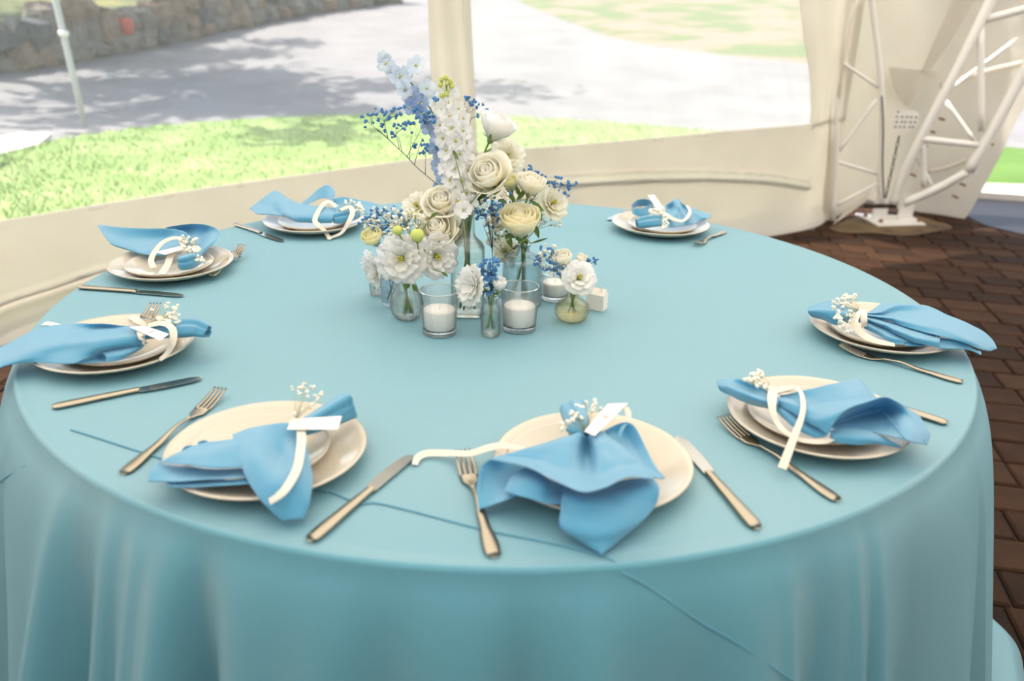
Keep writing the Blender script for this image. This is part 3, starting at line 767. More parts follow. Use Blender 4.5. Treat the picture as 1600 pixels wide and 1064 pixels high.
def fork(tip, end, label, L=None, tilt=0.0):
    fr = cutlery_frame(tip, end); a, d, s_, L0 = fr; L = L or L0; s_ = (s_ * math.cos(tilt) + Vector((0, 0, math.sin(tilt)))).normalized()
    if L != L0: pass
    fr = (a, d, s_, L)
    t = thing('fork', (a.x, a.y, TZ), label, 'fork', 'forks around the table')
    P = [(0, .012, .0028), (.004, .019, .0028), (.02, .021, .0030), (L * .30, .013, .0042), (L * .50, .0068, .0085), (L * .62, .0062, .0065), (L * .67, .012, .0040), (L * .72, .024, .0028), (L * .80, .0255, .0035)]
    fn = lambda x: lerp_prof(P, x)
    strip(fr, [L * .635 * i / 26 for i in range(27)], fn, .0034).build('handle', 'steel', t)
    g = strip(fr, [L * (.625 + .155 * i / 12) for i in range(13)], fn, .0024)
    for q in (-1.5, -.5, .5, 1.5):
        rows = []
        for i in range(9):
            x = L * (.775 + .225 * i / 8); z = .0034 + .0105 * (i / 8) ** 1.6; c = a + d * x + s_ * q * (.0070 - .0006 * i / 8); c.z = TZ + z
            hw = .0020 * (1 - .45 * (i / 8) ** 3); th = .0011
            rows.append([c + s_ * hw + Vector((0, 0, th)), c - s_ * hw + Vector((0, 0, th)), c - s_ * hw - Vector((0, 0, th)), c + s_ * hw - Vector((0, 0, th))])
        n = len(g.V); g.grid(rows, True); g.F.append((n + 32, n + 33, n + 34, n + 35))
    g.build('head', 'steel', t); return t
def knife(tip, end, label, L=None, ribbon=False, flip=1):
    fr = cutlery_frame(tip, end); a, d, s_, L0 = fr; L = L or L0; fr = (a, d, s_, L)
    t = thing('knife', (a.x, a.y, TZ), label, 'knife', 'knives around the table')
    P = [(0, .010, .0036), (.004, .019, .0036), (.02, .0205, .0040), (L * .35, .0165, .0044), (L * .53, .013, .0044), (L * .56, .012, .0042)]
    strip(fr, [L * .56 * i / 24 for i in range(25)], lambda x: lerp_prof(P, x), .0052).build('handle', 'steel', t)
    g = MB(); rows = []
    for i in range(22):
        u = i / 21; x = L * (.545 + .455 * u)
        back = .0075 * (1 - max(0, (u - .8) / .2) ** 2 * .9); edge = -.0085 - .0035 * math.sin(min(1, u * 1.1) * PI) ** .6
        if u < .1: edge = -.006 - .005 * (u / .1)
        if u > .85: edge *= math.sqrt(max(0, 1 - ((u - .85) / .15) ** 2)) * .96 + .04
        c = a + d * x; c.z = TZ + .0036
        rows.append([c + s_ * back * flip + Vector((0, 0, .0009)), c + s_ * edge * flip + Vector((0, 0, .0002)), c + s_ * edge * flip - Vector((0, 0, .0002)), c + s_ * back * flip - Vector((0, 0, .0009))])
    g.grid(rows, True); n = len(g.V); g.F.append((0, 1, 2, 3)); g.F.append((n - 1, n - 2, n - 3, n - 4)); g.build('blade', 'blade_steel', t, smooth=False); return t
fork((346, 616), (192, 740), 'fork half under the dinner plate of the lower left place setting')
knife((645, 712), (484, 845), 'knife right of the lower left place setting, blade pointing at the flowers', flip=-1)
fork((723, 714), (772, 870), 'fork left of the front centre place setting with its head beside a ribbon end')
knife((1056, 682), (1183, 826), 'knife right of the front centre place setting, blade touching the plate rim')
fork((1128, 660), (1310, 782), 'fork in front of the lower right place setting with a ribbon end over it')
fork((1312, 546), (1504, 597), 'fork in front of the rightmost place setting')
knife((1270, 596), (1480, 662), 'knife mostly under the lower right plate, handle sticking out at right', L=.21)
_tz = TZ; TZ = _tz + .030
fork((252, 476), (172, 548), 'fork standing its tines out behind the leftmost napkin knot', L=.20)
TZ = _tz
knife((316, 591), (82, 637), 'knife lying in front of the leftmost place setting')
knife((287, 463), (125, 449), 'knife lying between the two leftmost plates', flip=-1)
_tz = TZ; TZ = _tz + .012
fork((391, 380), (330, 430), 'fork with only its tip showing right of the second left plate', L=.20, tilt=.45)
TZ = _tz
knife((453, 381), (367, 350), 'knife lying left of the back left plate', L=.235)
knife((914, 361), (1000, 322), 'knife with its bright blade poking out left of the back right plate', L=.22)
fork((1088, 383), (1132, 362), 'fork lying right of the back right plate', L=.19)

# ------------------------------------------------------------------ napkins
def hp(p): return at(p[0], p[1], TZ + p[2] * .01)
def tubecloth(path, seed, fold=.22):
    """gathered cloth roll with an open folded end"""
    P = [hp(p) for p in path]; R = [p[3] * .01 for p in path]
    Q = spl(P, 5); RR = [v.x for v in spl([Vector((r, 0, 0)) for r in R], 5)]; g = MB(); G = []; seg = 26; up = Vector((0, 0, 1))
    for i, p in enumerate(Q):
        d = (Q[min(i + 1, len(Q) - 1)] - Q[max(i - 1, 0)]).normalized(); a = d.cross(up).normalized(); b = a.cross(d)
        row = []
        for k in range(seg):
            t = 2 * PI * k / seg; r = RR[i] * (1 + fold * math.sin(3 * t + seed + i * .05) + fold * .5 * math.sin(7 * t + seed * 2.1))
            row.append(p + a * math.cos(t) * r + b * math.sin(t) * r * .82)
        G.append(row)
    # rolled-in lip
    last = G[-1]; c = sum(last, Vector()) / seg; dd = (Q[-1] - Q[-2]).normalized()
    G.append([c + (v - c) * .86 + dd * .0015 for v in last]); G.append([c + (v - c) * .7 - dd * .012 for v in last]); G.append([c + (v - c) * .25 - dd * .02 for v in last])
    return G
def ribbon(path, m='ribbon', wscale=1.0):
    """flat satin band: (px, py, height cm, width px)"""
    P = spl([hp(p) for p in path], 6); W = [v.x for v in spl([Vector((p[3], 0, 0)) for p in path], 6)]; G = []
    for i, p in enumerate(P):
        d = (P[min(i + 1, len(P) - 1)] - P[max(i - 1, 0)]).normalized(); view = (CAM - p).normalized()
        n = (view * .55 + Vector((0, 0, .8))).normalized(); a = d.cross(n).normalized(); hw = W[i] * .5 * mpx(p) * wscale
        G.append([p - a * hw, p - a * hw * .3 + n * .0002, p + a * hw * .3 + n * .0002, p + a * hw])
    return G
def sprig(parent, root, pts, size=2.4, m='blossom_white', hb=None, seed=1, sm='dry_stem'):
    random.seed(seed); s = MB(); b = MB(); r0 = hp(root)
    sp = thing_part('flower_sprig', parent)
    mid = None
    for i, p in enumerate(pts):
        h = p[2] if len(p) > 2 else root[2] + random.uniform(.3, 1.4); q = hp((p[0], p[1], h)); rr = size * 1.35 * mpx(q) * random.uniform(.8, 1.25)
        md = r0.lerp(q, .55) + Vector((random.uniform(-.003, .003), random.uniform(-.003, .003), .002))
        s.tube([r0, md, q], .00028, 4)
        for _ in range(5):
            b.ball(q + Vector([random.gauss(0, rr * .42) for _ in range(3)]), rr * .62)
    s.build('stems', sm, sp); o = b.build('blossoms', m, sp); o['kind'] = 'stuff'
def thing_part(name, parent):
    o = bpy.data.objects.new(name, None); o.empty_display_size = .01; sc.collection.objects.link(o); o.parent = parent; ORG[o.name] = org(parent); return o
def tagcard(parent, quad, lines=True):
    P = [hp(q) for q in quad]; G = [[P[0].lerp(P[1], t) for t in (0, .33, .66, 1)], [P[3].lerp(P[2], t) for t in (0, .33, .66, 1)]]
    g = MB(); R_ = surf(G, 3); g.grid(R_); o = g.build('name_tag', 'paper', parent, thick=.0005)
    n = (P[1] - P[0]).cross(P[3] - P[0]).normalized()
    if n.dot(CAM - P[0]) < 0: n = -n
    if lines:   # faint handwriting: one looping pen line
        def uv(u, v): return P[0].lerp(P[1], u).lerp(P[3].lerp(P[2], u), v) + n * .0006
        L = [uv(.34 + .36 * i / 60, .52 + .07 * math.sin(i * .75) * (1 if i % 17 < 12 else .3)) for i in range(61)]
        MB().tube(L, .00014, 4).build('handwriting', 'ink', o)
    return o
def napkin(key, label, sheets, tubes, ribbons, card=None, spr=None, hems=()):
    c = plates[key][0]
    t = thing('napkin', (c[0], c[1], TZ + .024), label, 'napkin', 'tied blue napkins on the plates')
    g = MB()
    for i, s in enumerate(sheets):
        S = surf([[hp(p) for p in r] for r in s], 7)
        for a, r in enumerate(S):
            for b, v in enumerate(r):
                v.z += .0009 * noise.noise(Vector((v.x * 45, v.y * 45, i * 3.1)))
        g.grid(S)
    for i, p in enumerate(tubes): g.grid(tubecloth(p, i * 1.7 + len(key) + ord(key)), True)
    g.build('cloth', 'napkin_blue', t, thick=.0011)
    for h in hems:
        MB().tube(spl([hp(p) for p in h], 6), .0007, 5).build('hem', 'napkin_blue', t)
    for r in ribbons: MB().grid(ribbon(r)).build('ribbon', 'ribbon', t, thick=.0004)
    if card: tagcard(t, card)
    if spr: sprig(t, *spr, seed=ord(key))
    return t
def wrap(c0, c1, w_=10): return [(c0[0], c0[1], c0[2], w_), ((c0[0] + c1[0]) / 2, (c0[1] + c1[1]) / 2, max(c0[2], c1[2]) + .35, w_), (c1[0], c1[1], c1[2], w_)]
def X(pts, ox, oy, s): return [(ox + a / s, oy + b / s) for a, b in pts]

napkin('A', 'blue napkin of the lower left setting with a flap hanging over the plate rim', [
 [[(363, 679, 5.2), (395, 668, 5.6), (430, 662, 5.7), (455, 661, 5.4), (472, 664, 5.2)],
  [(366, 695, 5.1), (400, 690, 5.5), (434, 688, 4.9), (456, 688, 4.7), (478, 690, 4.6)],
  [(375, 722, 4.7), (405, 718, 5.2), (438, 714, 4.1), (460, 712, 5.0), (484, 720, 4.2)],
  [(391, 758, 3.7), (415, 753, 4.3), (440, 748, 4.4), (463, 746, 4.5), (488, 750, 3.4)],
  [(415, 790, 2.6), (430, 783, 3.1), (450, 778, 3.3), (468, 775, 3.2), (484, 784, 2.3)],
  [(441, 814, 1.2), (448, 813, 1.3), (457, 812, 1.4), (465, 811, 1.4), (474, 810, 1.2)]],
 [[(300, 697, 4.6), (325, 691, 4.9), (350, 688, 5.1), (390, 683, 5.1)], [(270, 712, 4.5), (310, 706, 5.0), (345, 701, 5.3), (392, 695, 5.0)], [(248, 722, 4.0), (290, 726, 4.5), (335, 731, 4.7), (396, 729, 4.3)]],
 [[(243, 723, 3.7), (290, 729, 2.9), (335, 734, 3.0), (392, 732, 3.0)], [(236, 737, 3.5), (290, 741, 3.0), (335, 743, 3.2), (394, 741, 3.3)], [(231, 752, 3.0), (285, 752, 3.4), (340, 748, 3.8), (396, 745, 3.8)]],
 [[(262, 752, 2.7), (300, 752, 2.9), (345, 751, 3.1), (394, 747, 3.3)], [(262, 761, 2.6), (300, 761, 2.9), (345, 759, 3.1), (396, 755, 3.2)]],
 [[(280, 710, 3.9), (288, 698, 4.7), (300, 695, 4.7), (312, 702, 4.3)], [(283, 714, 3.7), (291, 709, 3.6), (303, 708, 3.8), (316, 707, 4.1)]],
 [[(310, 690, 4.7), (322, 688, 5.0), (332, 697, 4.7)], [(308, 696, 4.4), (320, 696, 4.2), (332, 701, 4.6)]]],
 [[(462, 672, 4.6, .9), (486, 662, 4.8, 1.25), (512, 648, 5.0, 1.6), (536, 635, 5.2, 1.9), (545, 631, 5.3, 1.95)]],
 [[(469, 664, 5.9, 14), (471, 682, 5.7, 14), (470, 700, 5.7, 14), (464, 732, 5.3, 14), (449, 760, 4.8, 14), (436, 774, 4.4, 13), (421, 784, 3.7, 12)],
  [(452, 660, 6.1, 10), (462, 658, 6.4, 12), (470, 662, 6.3, 14)]],
 [(458, 655, 6.4), (534, 650, 6.9), (528, 671, 6.3), (448, 671, 6.1)],
 ((462, 656, 5.6), X([(1050, 68), (985, 95), (1022, 95), (1042, 90), (1097, 85), (1145, 122), (1065, 137), (1107, 135), (1022, 124), (1127, 160), (1105, 175), (1035, 215), (995, 237), (1080, 198), (1060, 115), (1092, 182)], 180, 580, 3.548), 2.4))
napkin('B', 'blue napkin of the front centre setting, one corner pointing at the camera', [
 [[(895, 679, 6.2), (905, 677, 6.5), (911, 679, 6.2), (917, 684, 4.6), (923, 679, 6.2), (932, 675, 6.5), (941, 674, 6.2)],
  [(835, 697, 5.6), (865, 695, 6.1), (897, 699, 6.0), (917, 709, 3.9), (932, 701, 6.2), (948, 694, 6.4), (966, 692, 6.0)],
  [(795, 708, 4.9), (845, 712, 5.5), (887, 722, 5.7), (917, 734, 4.3), (938, 727, 6.0), (960, 718, 6.1), (990, 714, 5.6)],
  [(780, 713, 4.6), (830, 721, 5.2), (874, 737, 5.6), (914, 752, 5.3), (941, 746, 5.9), (970, 733, 5.9), (1005, 730, 5.2)],
  [(766, 718, 5.2), (818, 728, 6.2), (860, 747, 6.6), (907, 768, 6.4), (945, 762, 6.8), (980, 746, 7.0), (1023, 748, 5.6)]],
 [[(766, 718, 4.3), (790, 722, 3.3), (815, 728, 3.1), (835, 735, 3.1)], [(752, 730, 3.6), (780, 738, 2.7), (805, 742, 2.7), (828, 748, 2.8)],
  [(745, 757, 2.4), (775, 760, 2.3), (800, 760, 2.6), (825, 762, 2.8)], [(748, 796, 1.0), (770, 789, 1.7), (792, 781, 2.5), (818, 772, 2.8)]],
 [[(822, 730, 4.3), (838, 737, 4.5), (856, 747, 4.3), (872, 755, 3.0), (892, 764, 2.5)], [(800, 745, 4.0), (825, 752, 4.5), (850, 760, 4.3), (868, 768, 3.2), (890, 775, 2.6)], [(788, 768, 3.3), (812, 775, 3.6), (838, 782, 3.6), (858, 787, 3.3), (884, 788, 3.0)]],
 [[(889, 764, 3.6), (915, 768, 2.9), (950, 758, 3.0), (985, 748, 3.8), (1022, 748, 4.8)], [(880, 772, 4.1), (912, 780, 4.2), (950, 777, 3.9), (990, 767, 4.2), (1030, 764, 4.5)],
  [(876, 798, 3.1), (908, 800, 3.5), (945, 800, 3.5), (985, 797, 3.4), (1023, 791, 2.9)], [(876, 823, 2.1), (900, 828, 2.4), (935, 830, 2.6), (970, 826, 2.4), (1004, 814, 2.2)],
  [(904, 844, 1.1), (920, 849, 1.3), (938, 850, 1.4), (955, 847, 1.3), (974, 839, 1.2)], [(933, 862, .6), (937, 864, .6), (940, 866, .6), (944, 864, .6), (948, 860, .6)]],
 [[(943, 674, 5.9), (962, 664, 6.4), (980, 660, 6.8), (992, 667, 6.4), (1002, 685, 5.7), (1014, 710, 4.9), (1026, 732, 4.5), (1039, 747, 4.2)],
  [(950, 680, 5.4), (962, 678, 5.3), (973, 680, 5.0), (983, 689, 4.7), (993, 704, 4.5), (1005, 722, 4.5), (1019, 737, 4.4), (1037, 748, 4.2)],
  [(958, 690, 5.6), (966, 694, 5.4), (975, 702, 5.1), (985, 712, 4.9), (996, 724, 4.8), (1010, 736, 4.6), (1022, 745, 4.5), (1036, 749, 4.2)]],
 [[(970, 690, 5.9), (973, 676, 6.6), (979, 664, 7.0), (984, 662, 6.9)], [(965, 692, 6.0), (966, 678, 6.6), (971, 667, 6.9), (979, 661, 7.1)]]],
 [[(915, 675, 5.3, .8), (907, 664, 5.4, 1.3), (899, 648, 5.5, 1.5), (894, 636, 5.6, 1.5)], [(918, 678, 5.2, .7), (905, 674, 5.0, 1.1), (896, 670, 4.9, 1.2)]],
 [[(648, 726, .3, 9), (653, 715, .5, 12), (668, 708, .7, 13), (700, 708, 1.0, 13), (735, 708, 2.2, 13), (762, 700, 3.2, 13), (785, 696, 3.4, 12), (815, 701, 3.4, 8), (850, 706, 3.8, 7)],
  [(945, 655, 7.0, 8), (962, 640, 7.6, 9), (977, 638, 7.8, 9), (982, 650, 7.2, 9), (974, 664, 6.4, 9)]],
 [(913, 674, 7.0), (929, 681, 7.0), (981, 630, 8.2), (950, 631, 8.0)],
 ((914, 674, 6.0), X([(805, 35), (850, 50), (745, 68), (775, 75), (845, 90), (835, 80), (705, 103), (740, 120), (730, 130), (690, 155), (710, 145), (655, 185), (895, 75), (768, 140)], 720, 620, 4.092), 3.6),
 hems=[[(882, 783, 3.9), (882, 800, 3.1), (883, 819, 2.3), (912, 840, 1.5), (939, 858, .9)], [(754, 733, 3.6), (752, 757, 2.5), (754, 790, 1.2)]])
napkin('C', 'blue napkin of the lower right setting opening into a deep shell', [
 [[(1118, 595, 4.0), (1135, 593, 4.8), (1152, 592, 5.3), (1175, 599, 5.5), (1197, 608, 5.4), (1216, 614, 5.3)],
  [(1120, 599, 4.3), (1138, 600, 5.2), (1154, 603, 4.7), (1176, 609, 4.6), (1198, 616, 5.2), (1216, 621, 5.6)],
  [(1122, 604, 4.2), (1141, 608, 5.1), (1160, 613, 5.6), (1178, 620, 5.6), (1199, 627, 5.5), (1216, 631, 5.4)],
  [(1125, 610, 3.4), (1143, 619, 3.9), (1160, 627, 4.0), (1178, 633, 3.9), (1200, 638, 4.0), (1216, 643, 4.0)]],
 [[(1220, 616, 5.3), (1255, 610, 5.6), (1300, 600, 5.9), (1340, 593, 5.7), (1350, 600, 5.2)], [(1218, 620, 5.1), (1258, 621, 5.0), (1300, 617, 5.3), (1342, 610, 5.5), (1362, 613, 4.9)], [(1216, 624, 5.0), (1255, 632, 4.7), (1297, 632, 4.8), (1335, 630, 5.0), (1370, 622, 4.6)]],
 [[(1213, 621, 5.4), (1240, 626, 5.9), (1266, 631, 5.6), (1297, 628, 6.6), (1337, 624, 7.6), (1380, 621, 7.9)],
  [(1213, 624, 5.4), (1240, 632, 5.9), (1270, 640, 6.0), (1297, 640, 6.8), (1325, 634, 7.5), (1355, 628, 7.9)],
  [(1214, 627, 5.2), (1238, 638, 5.5), (1266, 652, 5.5), (1288, 655, 6.2), (1306, 649, 6.9), (1325, 639, 7.5)],
  [(1214, 630, 5.0), (1235, 643, 5.0), (1262, 660, 4.8), (1281, 670, 4.8), (1294, 677, 4.8), (1297, 663, 6.0)]],
 [[(1212, 628, 4.9), (1235, 640, 4.7), (1262, 656, 4.3), (1296, 676, 4.1)], [(1212, 634, 4.6), (1228, 648, 4.4), (1255, 668, 4.0), (1288, 682, 3.7)], [(1212, 641, 4.0), (1225, 655, 3.7), (1248, 673, 3.4), (1274, 684, 3.3)]],
 [[(1297, 663, 5.9), (1312, 648, 6.8), (1338, 633, 7.5), (1378, 621, 7.8), (1400, 627, 7.2), (1420, 639, 5.5), (1437, 650, 4.6)],
  [(1298, 666, 3.6), (1316, 656, 3.1), (1345, 646, 3.1), (1378, 640, 3.6), (1404, 644, 5.0), (1425, 655, 4.9), (1445, 666, 4.0)],
  [(1299, 668, 3.6), (1320, 664, 3.3), (1350, 661, 3.2), (1380, 660, 3.7), (1408, 664, 5.1), (1430, 672, 4.8), (1453, 679, 3.5)],
  [(1300, 670, 3.5), (1325, 671, 3.5), (1355, 674, 3.8), (1385, 680, 4.4), (1412, 686, 4.7), (1430, 692, 4.1), (1448, 695, 3.1)]],
 [[(1297, 673, 3.8), (1315, 669, 4.1), (1350, 672, 4.2), (1372, 679, 4.0), (1390, 688, 3.6), (1408, 697, 3.0)], [(1298, 682, 3.8), (1318, 681, 4.0), (1345, 684, 4.0), (1368, 688, 3.7), (1388, 693, 3.3), (1408, 698, 3.0)], [(1300, 691, 3.1), (1320, 693, 3.1), (1342, 695, 3.1), (1365, 694, 3.1), (1386, 696, 3.0), (1408, 699, 2.9)]]],
 [],
 [[(1198, 605, 5.7, 12), (1207, 610, 5.9, 15), (1206, 625, 5.8, 14), (1208, 644, 4.9, 10), (1215, 661, 3.9, 9), (1228, 675, 3.5, 9), (1247, 686, 3.4, 9), (1271, 690, 3.3, 9), (1290, 689, 3.4, 10), (1303, 682, 3.7, 11)],
  [(1212, 610, 5.9, 12), (1235, 606, 6.2, 8), (1247, 607, 6.5, 6), (1253, 618, 6.6, 7), (1255, 635, 6.3, 8), (1252, 653, 5.6, 9), (1244, 674, 4.6, 11), (1233, 703, 3.0, 13), (1222, 732, 1.5, 14)],
  [(1200, 606, 5.6, 12), (1218, 612, 5.7, 13), (1240, 610, 5.7, 10)]],
 None,
 ((1206, 612, 5.4), X([(375, 55), (325, 65), (310, 80), (275, 100), (300, 95), (330, 105), (320, 120), (370, 80), (380, 115), (340, 90), (355, 130), (380, 60), (345, 70), (295, 110), (400, 145)], 1100, 570, 4.21), 3.6),
 hems=[[(1349, 634, 4.3), (1376, 641, 4.6), (1393, 658, 4.9), (1406, 676, 5.0), (1414, 685, 4.9)], [(1395, 632, 5.9), (1418, 648, 5.2), (1436, 668, 4.5), (1444, 690, 3.6)]])
napkin('D', 'blue napkin of the rightmost setting, its pleated end jutting past the table edge', [
 [[(1262, 481, 4.3), (1280, 474, 5.1), (1300, 470, 5.6), (1320, 478, 5.8), (1346, 488, 5.5)], [(1262, 485, 4.9), (1282, 483, 5.8), (1302, 483, 6.2), (1322, 488, 6.1), (1346, 494, 5.8)],
  [(1264, 490, 4.2), (1284, 492, 5.0), (1303, 495, 5.3), (1322, 497, 5.3), (1346, 498, 5.2)], [(1268, 495, 3.2), (1286, 500, 3.6), (1304, 507, 3.8), (1322, 505, 4.1), (1346, 504, 4.3)]],
 [[(1352, 492, 5.2), (1366, 482, 5.1), (1380, 474, 5.1), (1416, 475, 5.3)], [(1354, 493, 5.1), (1375, 488, 4.9), (1395, 485, 4.9), (1420, 480, 5.2)]],
 [[(1350, 490, 5.4), (1374, 488, 5.5), (1400, 478, 5.9), (1444, 477, 6.2), (1480, 492, 5.6), (1526, 512, 4.3), (1548, 528, 3.2), (1558, 545, 2.4)],
  [(1350, 491, 5.3), (1380, 492, 4.8), (1408, 489, 5.0), (1450, 490, 5.7), (1485, 502, 5.5), (1520, 520, 4.5), (1540, 533, 3.4), (1554, 546, 2.3)],
  [(1350, 493, 5.2), (1385, 496, 5.5), (1415, 501, 5.6), (1450, 508, 5.6), (1480, 515, 5.3), (1515, 532, 4.2), (1535, 542, 3.1), (1549, 548, 2.2)],
  [(1350, 494, 5.0), (1385, 500, 4.8), (1412, 510, 4.8), (1440, 518, 4.8), (1468, 525, 4.7), (1505, 535, 3.9), (1528, 545, 3.0), (1544, 549, 2.2)]],
 [[(1350, 494, 4.9), (1385, 501, 4.5), (1412, 510, 4.3), (1440, 517, 4.2), (1469, 523, 4.2)], [(1350, 497, 4.9), (1382, 507, 5.0), (1410, 519, 5.0), (1438, 528, 4.7), (1468, 533, 4.3)], [(1350, 500, 4.5), (1380, 512, 4.1), (1405, 525, 4.0), (1432, 536, 3.8), (1466, 543, 3.4)]],
 [[(1350, 499, 4.4), (1380, 511, 3.9), (1402, 524, 3.7), (1428, 534, 3.5)], [(1350, 506, 4.2), (1375, 517, 4.0), (1395, 528, 3.9), (1420, 534, 3.6)], [(1350, 513, 3.4), (1370, 522, 3.3), (1386, 532, 3.2), (1401, 539, 3.0)]],
 [[(1412, 536, 3.3), (1425, 531, 3.7), (1445, 536, 3.5)], [(1415, 540, 3.1), (1428, 541, 3.0), (1446, 541, 3.0)]],
 [[(1466, 528, 3.9), (1490, 531, 3.9), (1508, 537, 3.4), (1522, 546, 2.8), (1532, 549, 2.4)], [(1466, 536, 3.5), (1488, 538, 3.3), (1505, 541, 3.0), (1520, 548, 2.6), (1533, 553, 2.2)], [(1467, 544, 3.0), (1488, 545, 2.9), (1506, 545, 2.8), (1520, 549, 2.5), (1533, 555, 2.1)]]],
 [],
 [[(1348, 484, 6.1, 11), (1349, 492, 6.2, 11), (1350, 502, 5.4, 10), (1350, 511, 4.2, 9)],
  [(1346, 486, 6.3, 8), (1338, 494, 6.3, 10), (1335, 503, 5.9, 12), (1340, 514, 5.0, 13), (1352, 525, 4.0, 14), (1370, 533, 3.5, 11), (1398, 539, 3.1, 7)]],
 None,
 ((1343, 486, 5.8), X([(430, 50), (425, 80), (375, 75), (345, 85), (360, 65), (300, 95), (265, 108), (275, 130), (260, 160), (315, 120), (355, 125), (330, 148), (290, 195), (280, 240), (305, 225), (322, 250), (400, 198), (360, 213), (390, 260), (402, 230), (345, 290), (310, 305), (335, 275), (395, 335), (370, 340), (300, 255), (395, 80)], 1250, 450, 5), 2.6),
 hems=[[(1464, 526, 4.6), (1463, 533, 4.3), (1461, 541, 3.6)]])
napkin('E', 'blue napkin of the leftmost setting, its wide end spilling off the table', [
 [[(-75, 568, 2.0), (0, 543, 3.2), (53, 516, 4.6), (106, 506, 5.6), (161, 506, 5.8), (206, 510, 5.7), (228, 512, 5.6)],
  [(-60, 574, 2.1), (5, 551, 3.3), (58, 529, 4.8), (108, 520, 5.2), (160, 513, 4.8), (208, 514, 5.9), (228, 518, 5.9)],
  [(-50, 580, 2.1), (8, 560, 3.1), (60, 545, 4.4), (108, 535, 5.0), (158, 526, 6.0), (208, 524, 6.1), (228, 526, 5.8)],
  [(-45, 586, 2.0), (8, 568, 2.8), (55, 557, 3.7), (108, 549, 4.1), (160, 541, 5.2), (210, 535, 5.2), (228, 533, 4.9)],
  [(-40, 592, 1.9), (5, 573, 2.5), (50, 566, 2.9), (113, 568, 3.1), (152, 553, 3.7), (205, 543, 4.2), (226, 538, 4.3)]],
 [[(115, 568, 3.1), (135, 558, 3.8), (152, 552, 3.9), (163, 552, 3.7)], [(115, 568, 3.0), (140, 563, 2.9), (155, 559, 2.7), (165, 558, 2.8)], [(118, 568, 2.9), (142, 567, 2.8), (156, 566, 2.7), (166, 565, 2.8)]],
 [[(160, 551, 3.9), (180, 547, 4.2), (215, 541, 4.3), (232, 535, 4.3)], [(165, 557, 3.7), (185, 555, 3.9), (208, 549, 4.0), (226, 540, 4.0)], [(167, 566, 3.0), (185, 563, 3.1), (203, 555, 3.3), (222, 544, 3.5)]]],
 [[(226, 522, 5.4, 1.0), (250, 518, 5.6, 1.35), (278, 515, 5.4, 1.75), (305, 514, 5.0, 1.7), (324, 519, 4.6, 1.2)]],
 [[(219, 510, 6.4, 12), (221, 522, 6.8, 12), (224, 532, 5.6, 12), (227, 540, 4.4, 11)],
  [(228, 509, 6.9, 9), (214, 500, 8.0, 12), (206, 496, 8.0, 12), (204, 503, 7.2, 11), (214, 508, 6.9, 10), (226, 510, 6.8, 9)],
  [(230, 509, 6.9, 9), (250, 505, 7.4, 11), (265, 509, 7.6, 11), (271, 520, 7.0, 11), (269, 537, 5.6, 11), (261, 552, 4.0, 10), (250, 562, 3.0, 8)],
  [(68, 505, .6, 10), (80, 506, 1.2, 10), (95, 510, 2.4, 10)]],
 [(202, 511, 7.1), (226, 509, 7.3), (264, 522, 7.4), (250, 532, 6.9)],
 ((230, 509, 6.4), X([(1243, 18), (1215, 40), (1235, 48), (1275, 60), (1290, 50), (1285, 75), (1310, 100), (1260, 95), (1235, 85), (1230, 110), (1270, 125), (1250, 120), (1290, 130), (1285, 165), (1300, 150), (1170, 130), (1200, 140), (1225, 145), (1245, 150), (1185, 150), (1280, 90), (1120, 72)], 0, 470, 4.706), 2.6))
napkin('F', 'boat-shaped blue napkin of the setting just behind the leftmost one', [
 [[(152, 351, 7.0), (185, 355, 6.8), (225, 357, 6.8), (262, 357, 7.0), (286, 361, 6.8), (298, 370, 6.0)], [(160, 364, 5.9), (190, 370, 5.2), (225, 373, 4.8), (258, 373, 4.8), (280, 376, 5.0), (297, 380, 4.8)],
  [(172, 380, 4.5), (195, 386, 3.9), (220, 390, 3.6), (245, 390, 3.8), (270, 389, 4.0), (290, 390, 4.0)], [(176, 383, 4.0), (200, 391, 3.3), (228, 398, 3.0), (248, 399, 2.9), (266, 398, 3.0), (280, 397, 3.2)]],
 [[(258, 356, 6.4), (286, 351, 7.2), (311, 350, 7.4), (332, 354, 6.8), (343, 364, 5.6), (336, 378, 4.6), (315, 398, 3.2)],
  [(275, 360, 5.4), (293, 359, 5.5), (308, 361, 5.5), (320, 366, 5.0), (326, 374, 4.9), (321, 385, 4.4), (311, 398, 3.3)],
  [(290, 374, 4.4), (297, 376, 4.2), (303, 379, 4.0), (307, 383, 3.8), (309, 387, 3.8), (306, 392, 3.6), (302, 398, 3.2)]]],
 [[(310, 402, 4.0, 1.0), (299, 406, 4.2, 1.6), (288, 410, 4.2, 1.6), (281, 411, 4.1, 1.3)]],
 [[(284, 372, 6.2, 7), (270, 372, 6.6, 7), (254, 379, 6.0, 7), (242, 393, 4.8, 8), (236, 407, 3.6, 9), (240, 418, 2.9, 9)],
  [(288, 390, 5.0, 9), (276, 392, 4.8, 10), (267, 399, 4.3, 10), (263, 410, 3.5, 10), (258, 420, 3.0, 11), (252, 428, 2.7, 11)],
  [(214, 425, 2.2, 5), (228, 427, 2.5, 6), (240, 428, 2.6, 6)]],
 [(242, 394, 5.0), (280, 385, 5.6), (288, 389, 5.6), (258, 398, 5.0)],
 ((295, 398, 4.6), X([(898, 190), (945, 202), (1010, 212), (990, 245), (930, 240), (895, 262), (925, 290), (960, 290), (1000, 298), (1040, 285), (1020, 330), (970, 320), (945, 310), (1050, 385), (1093, 417), (1040, 400), (915, 235), (885, 225), (1035, 310), (985, 305)], 140, 340, 6.154), 3.0))
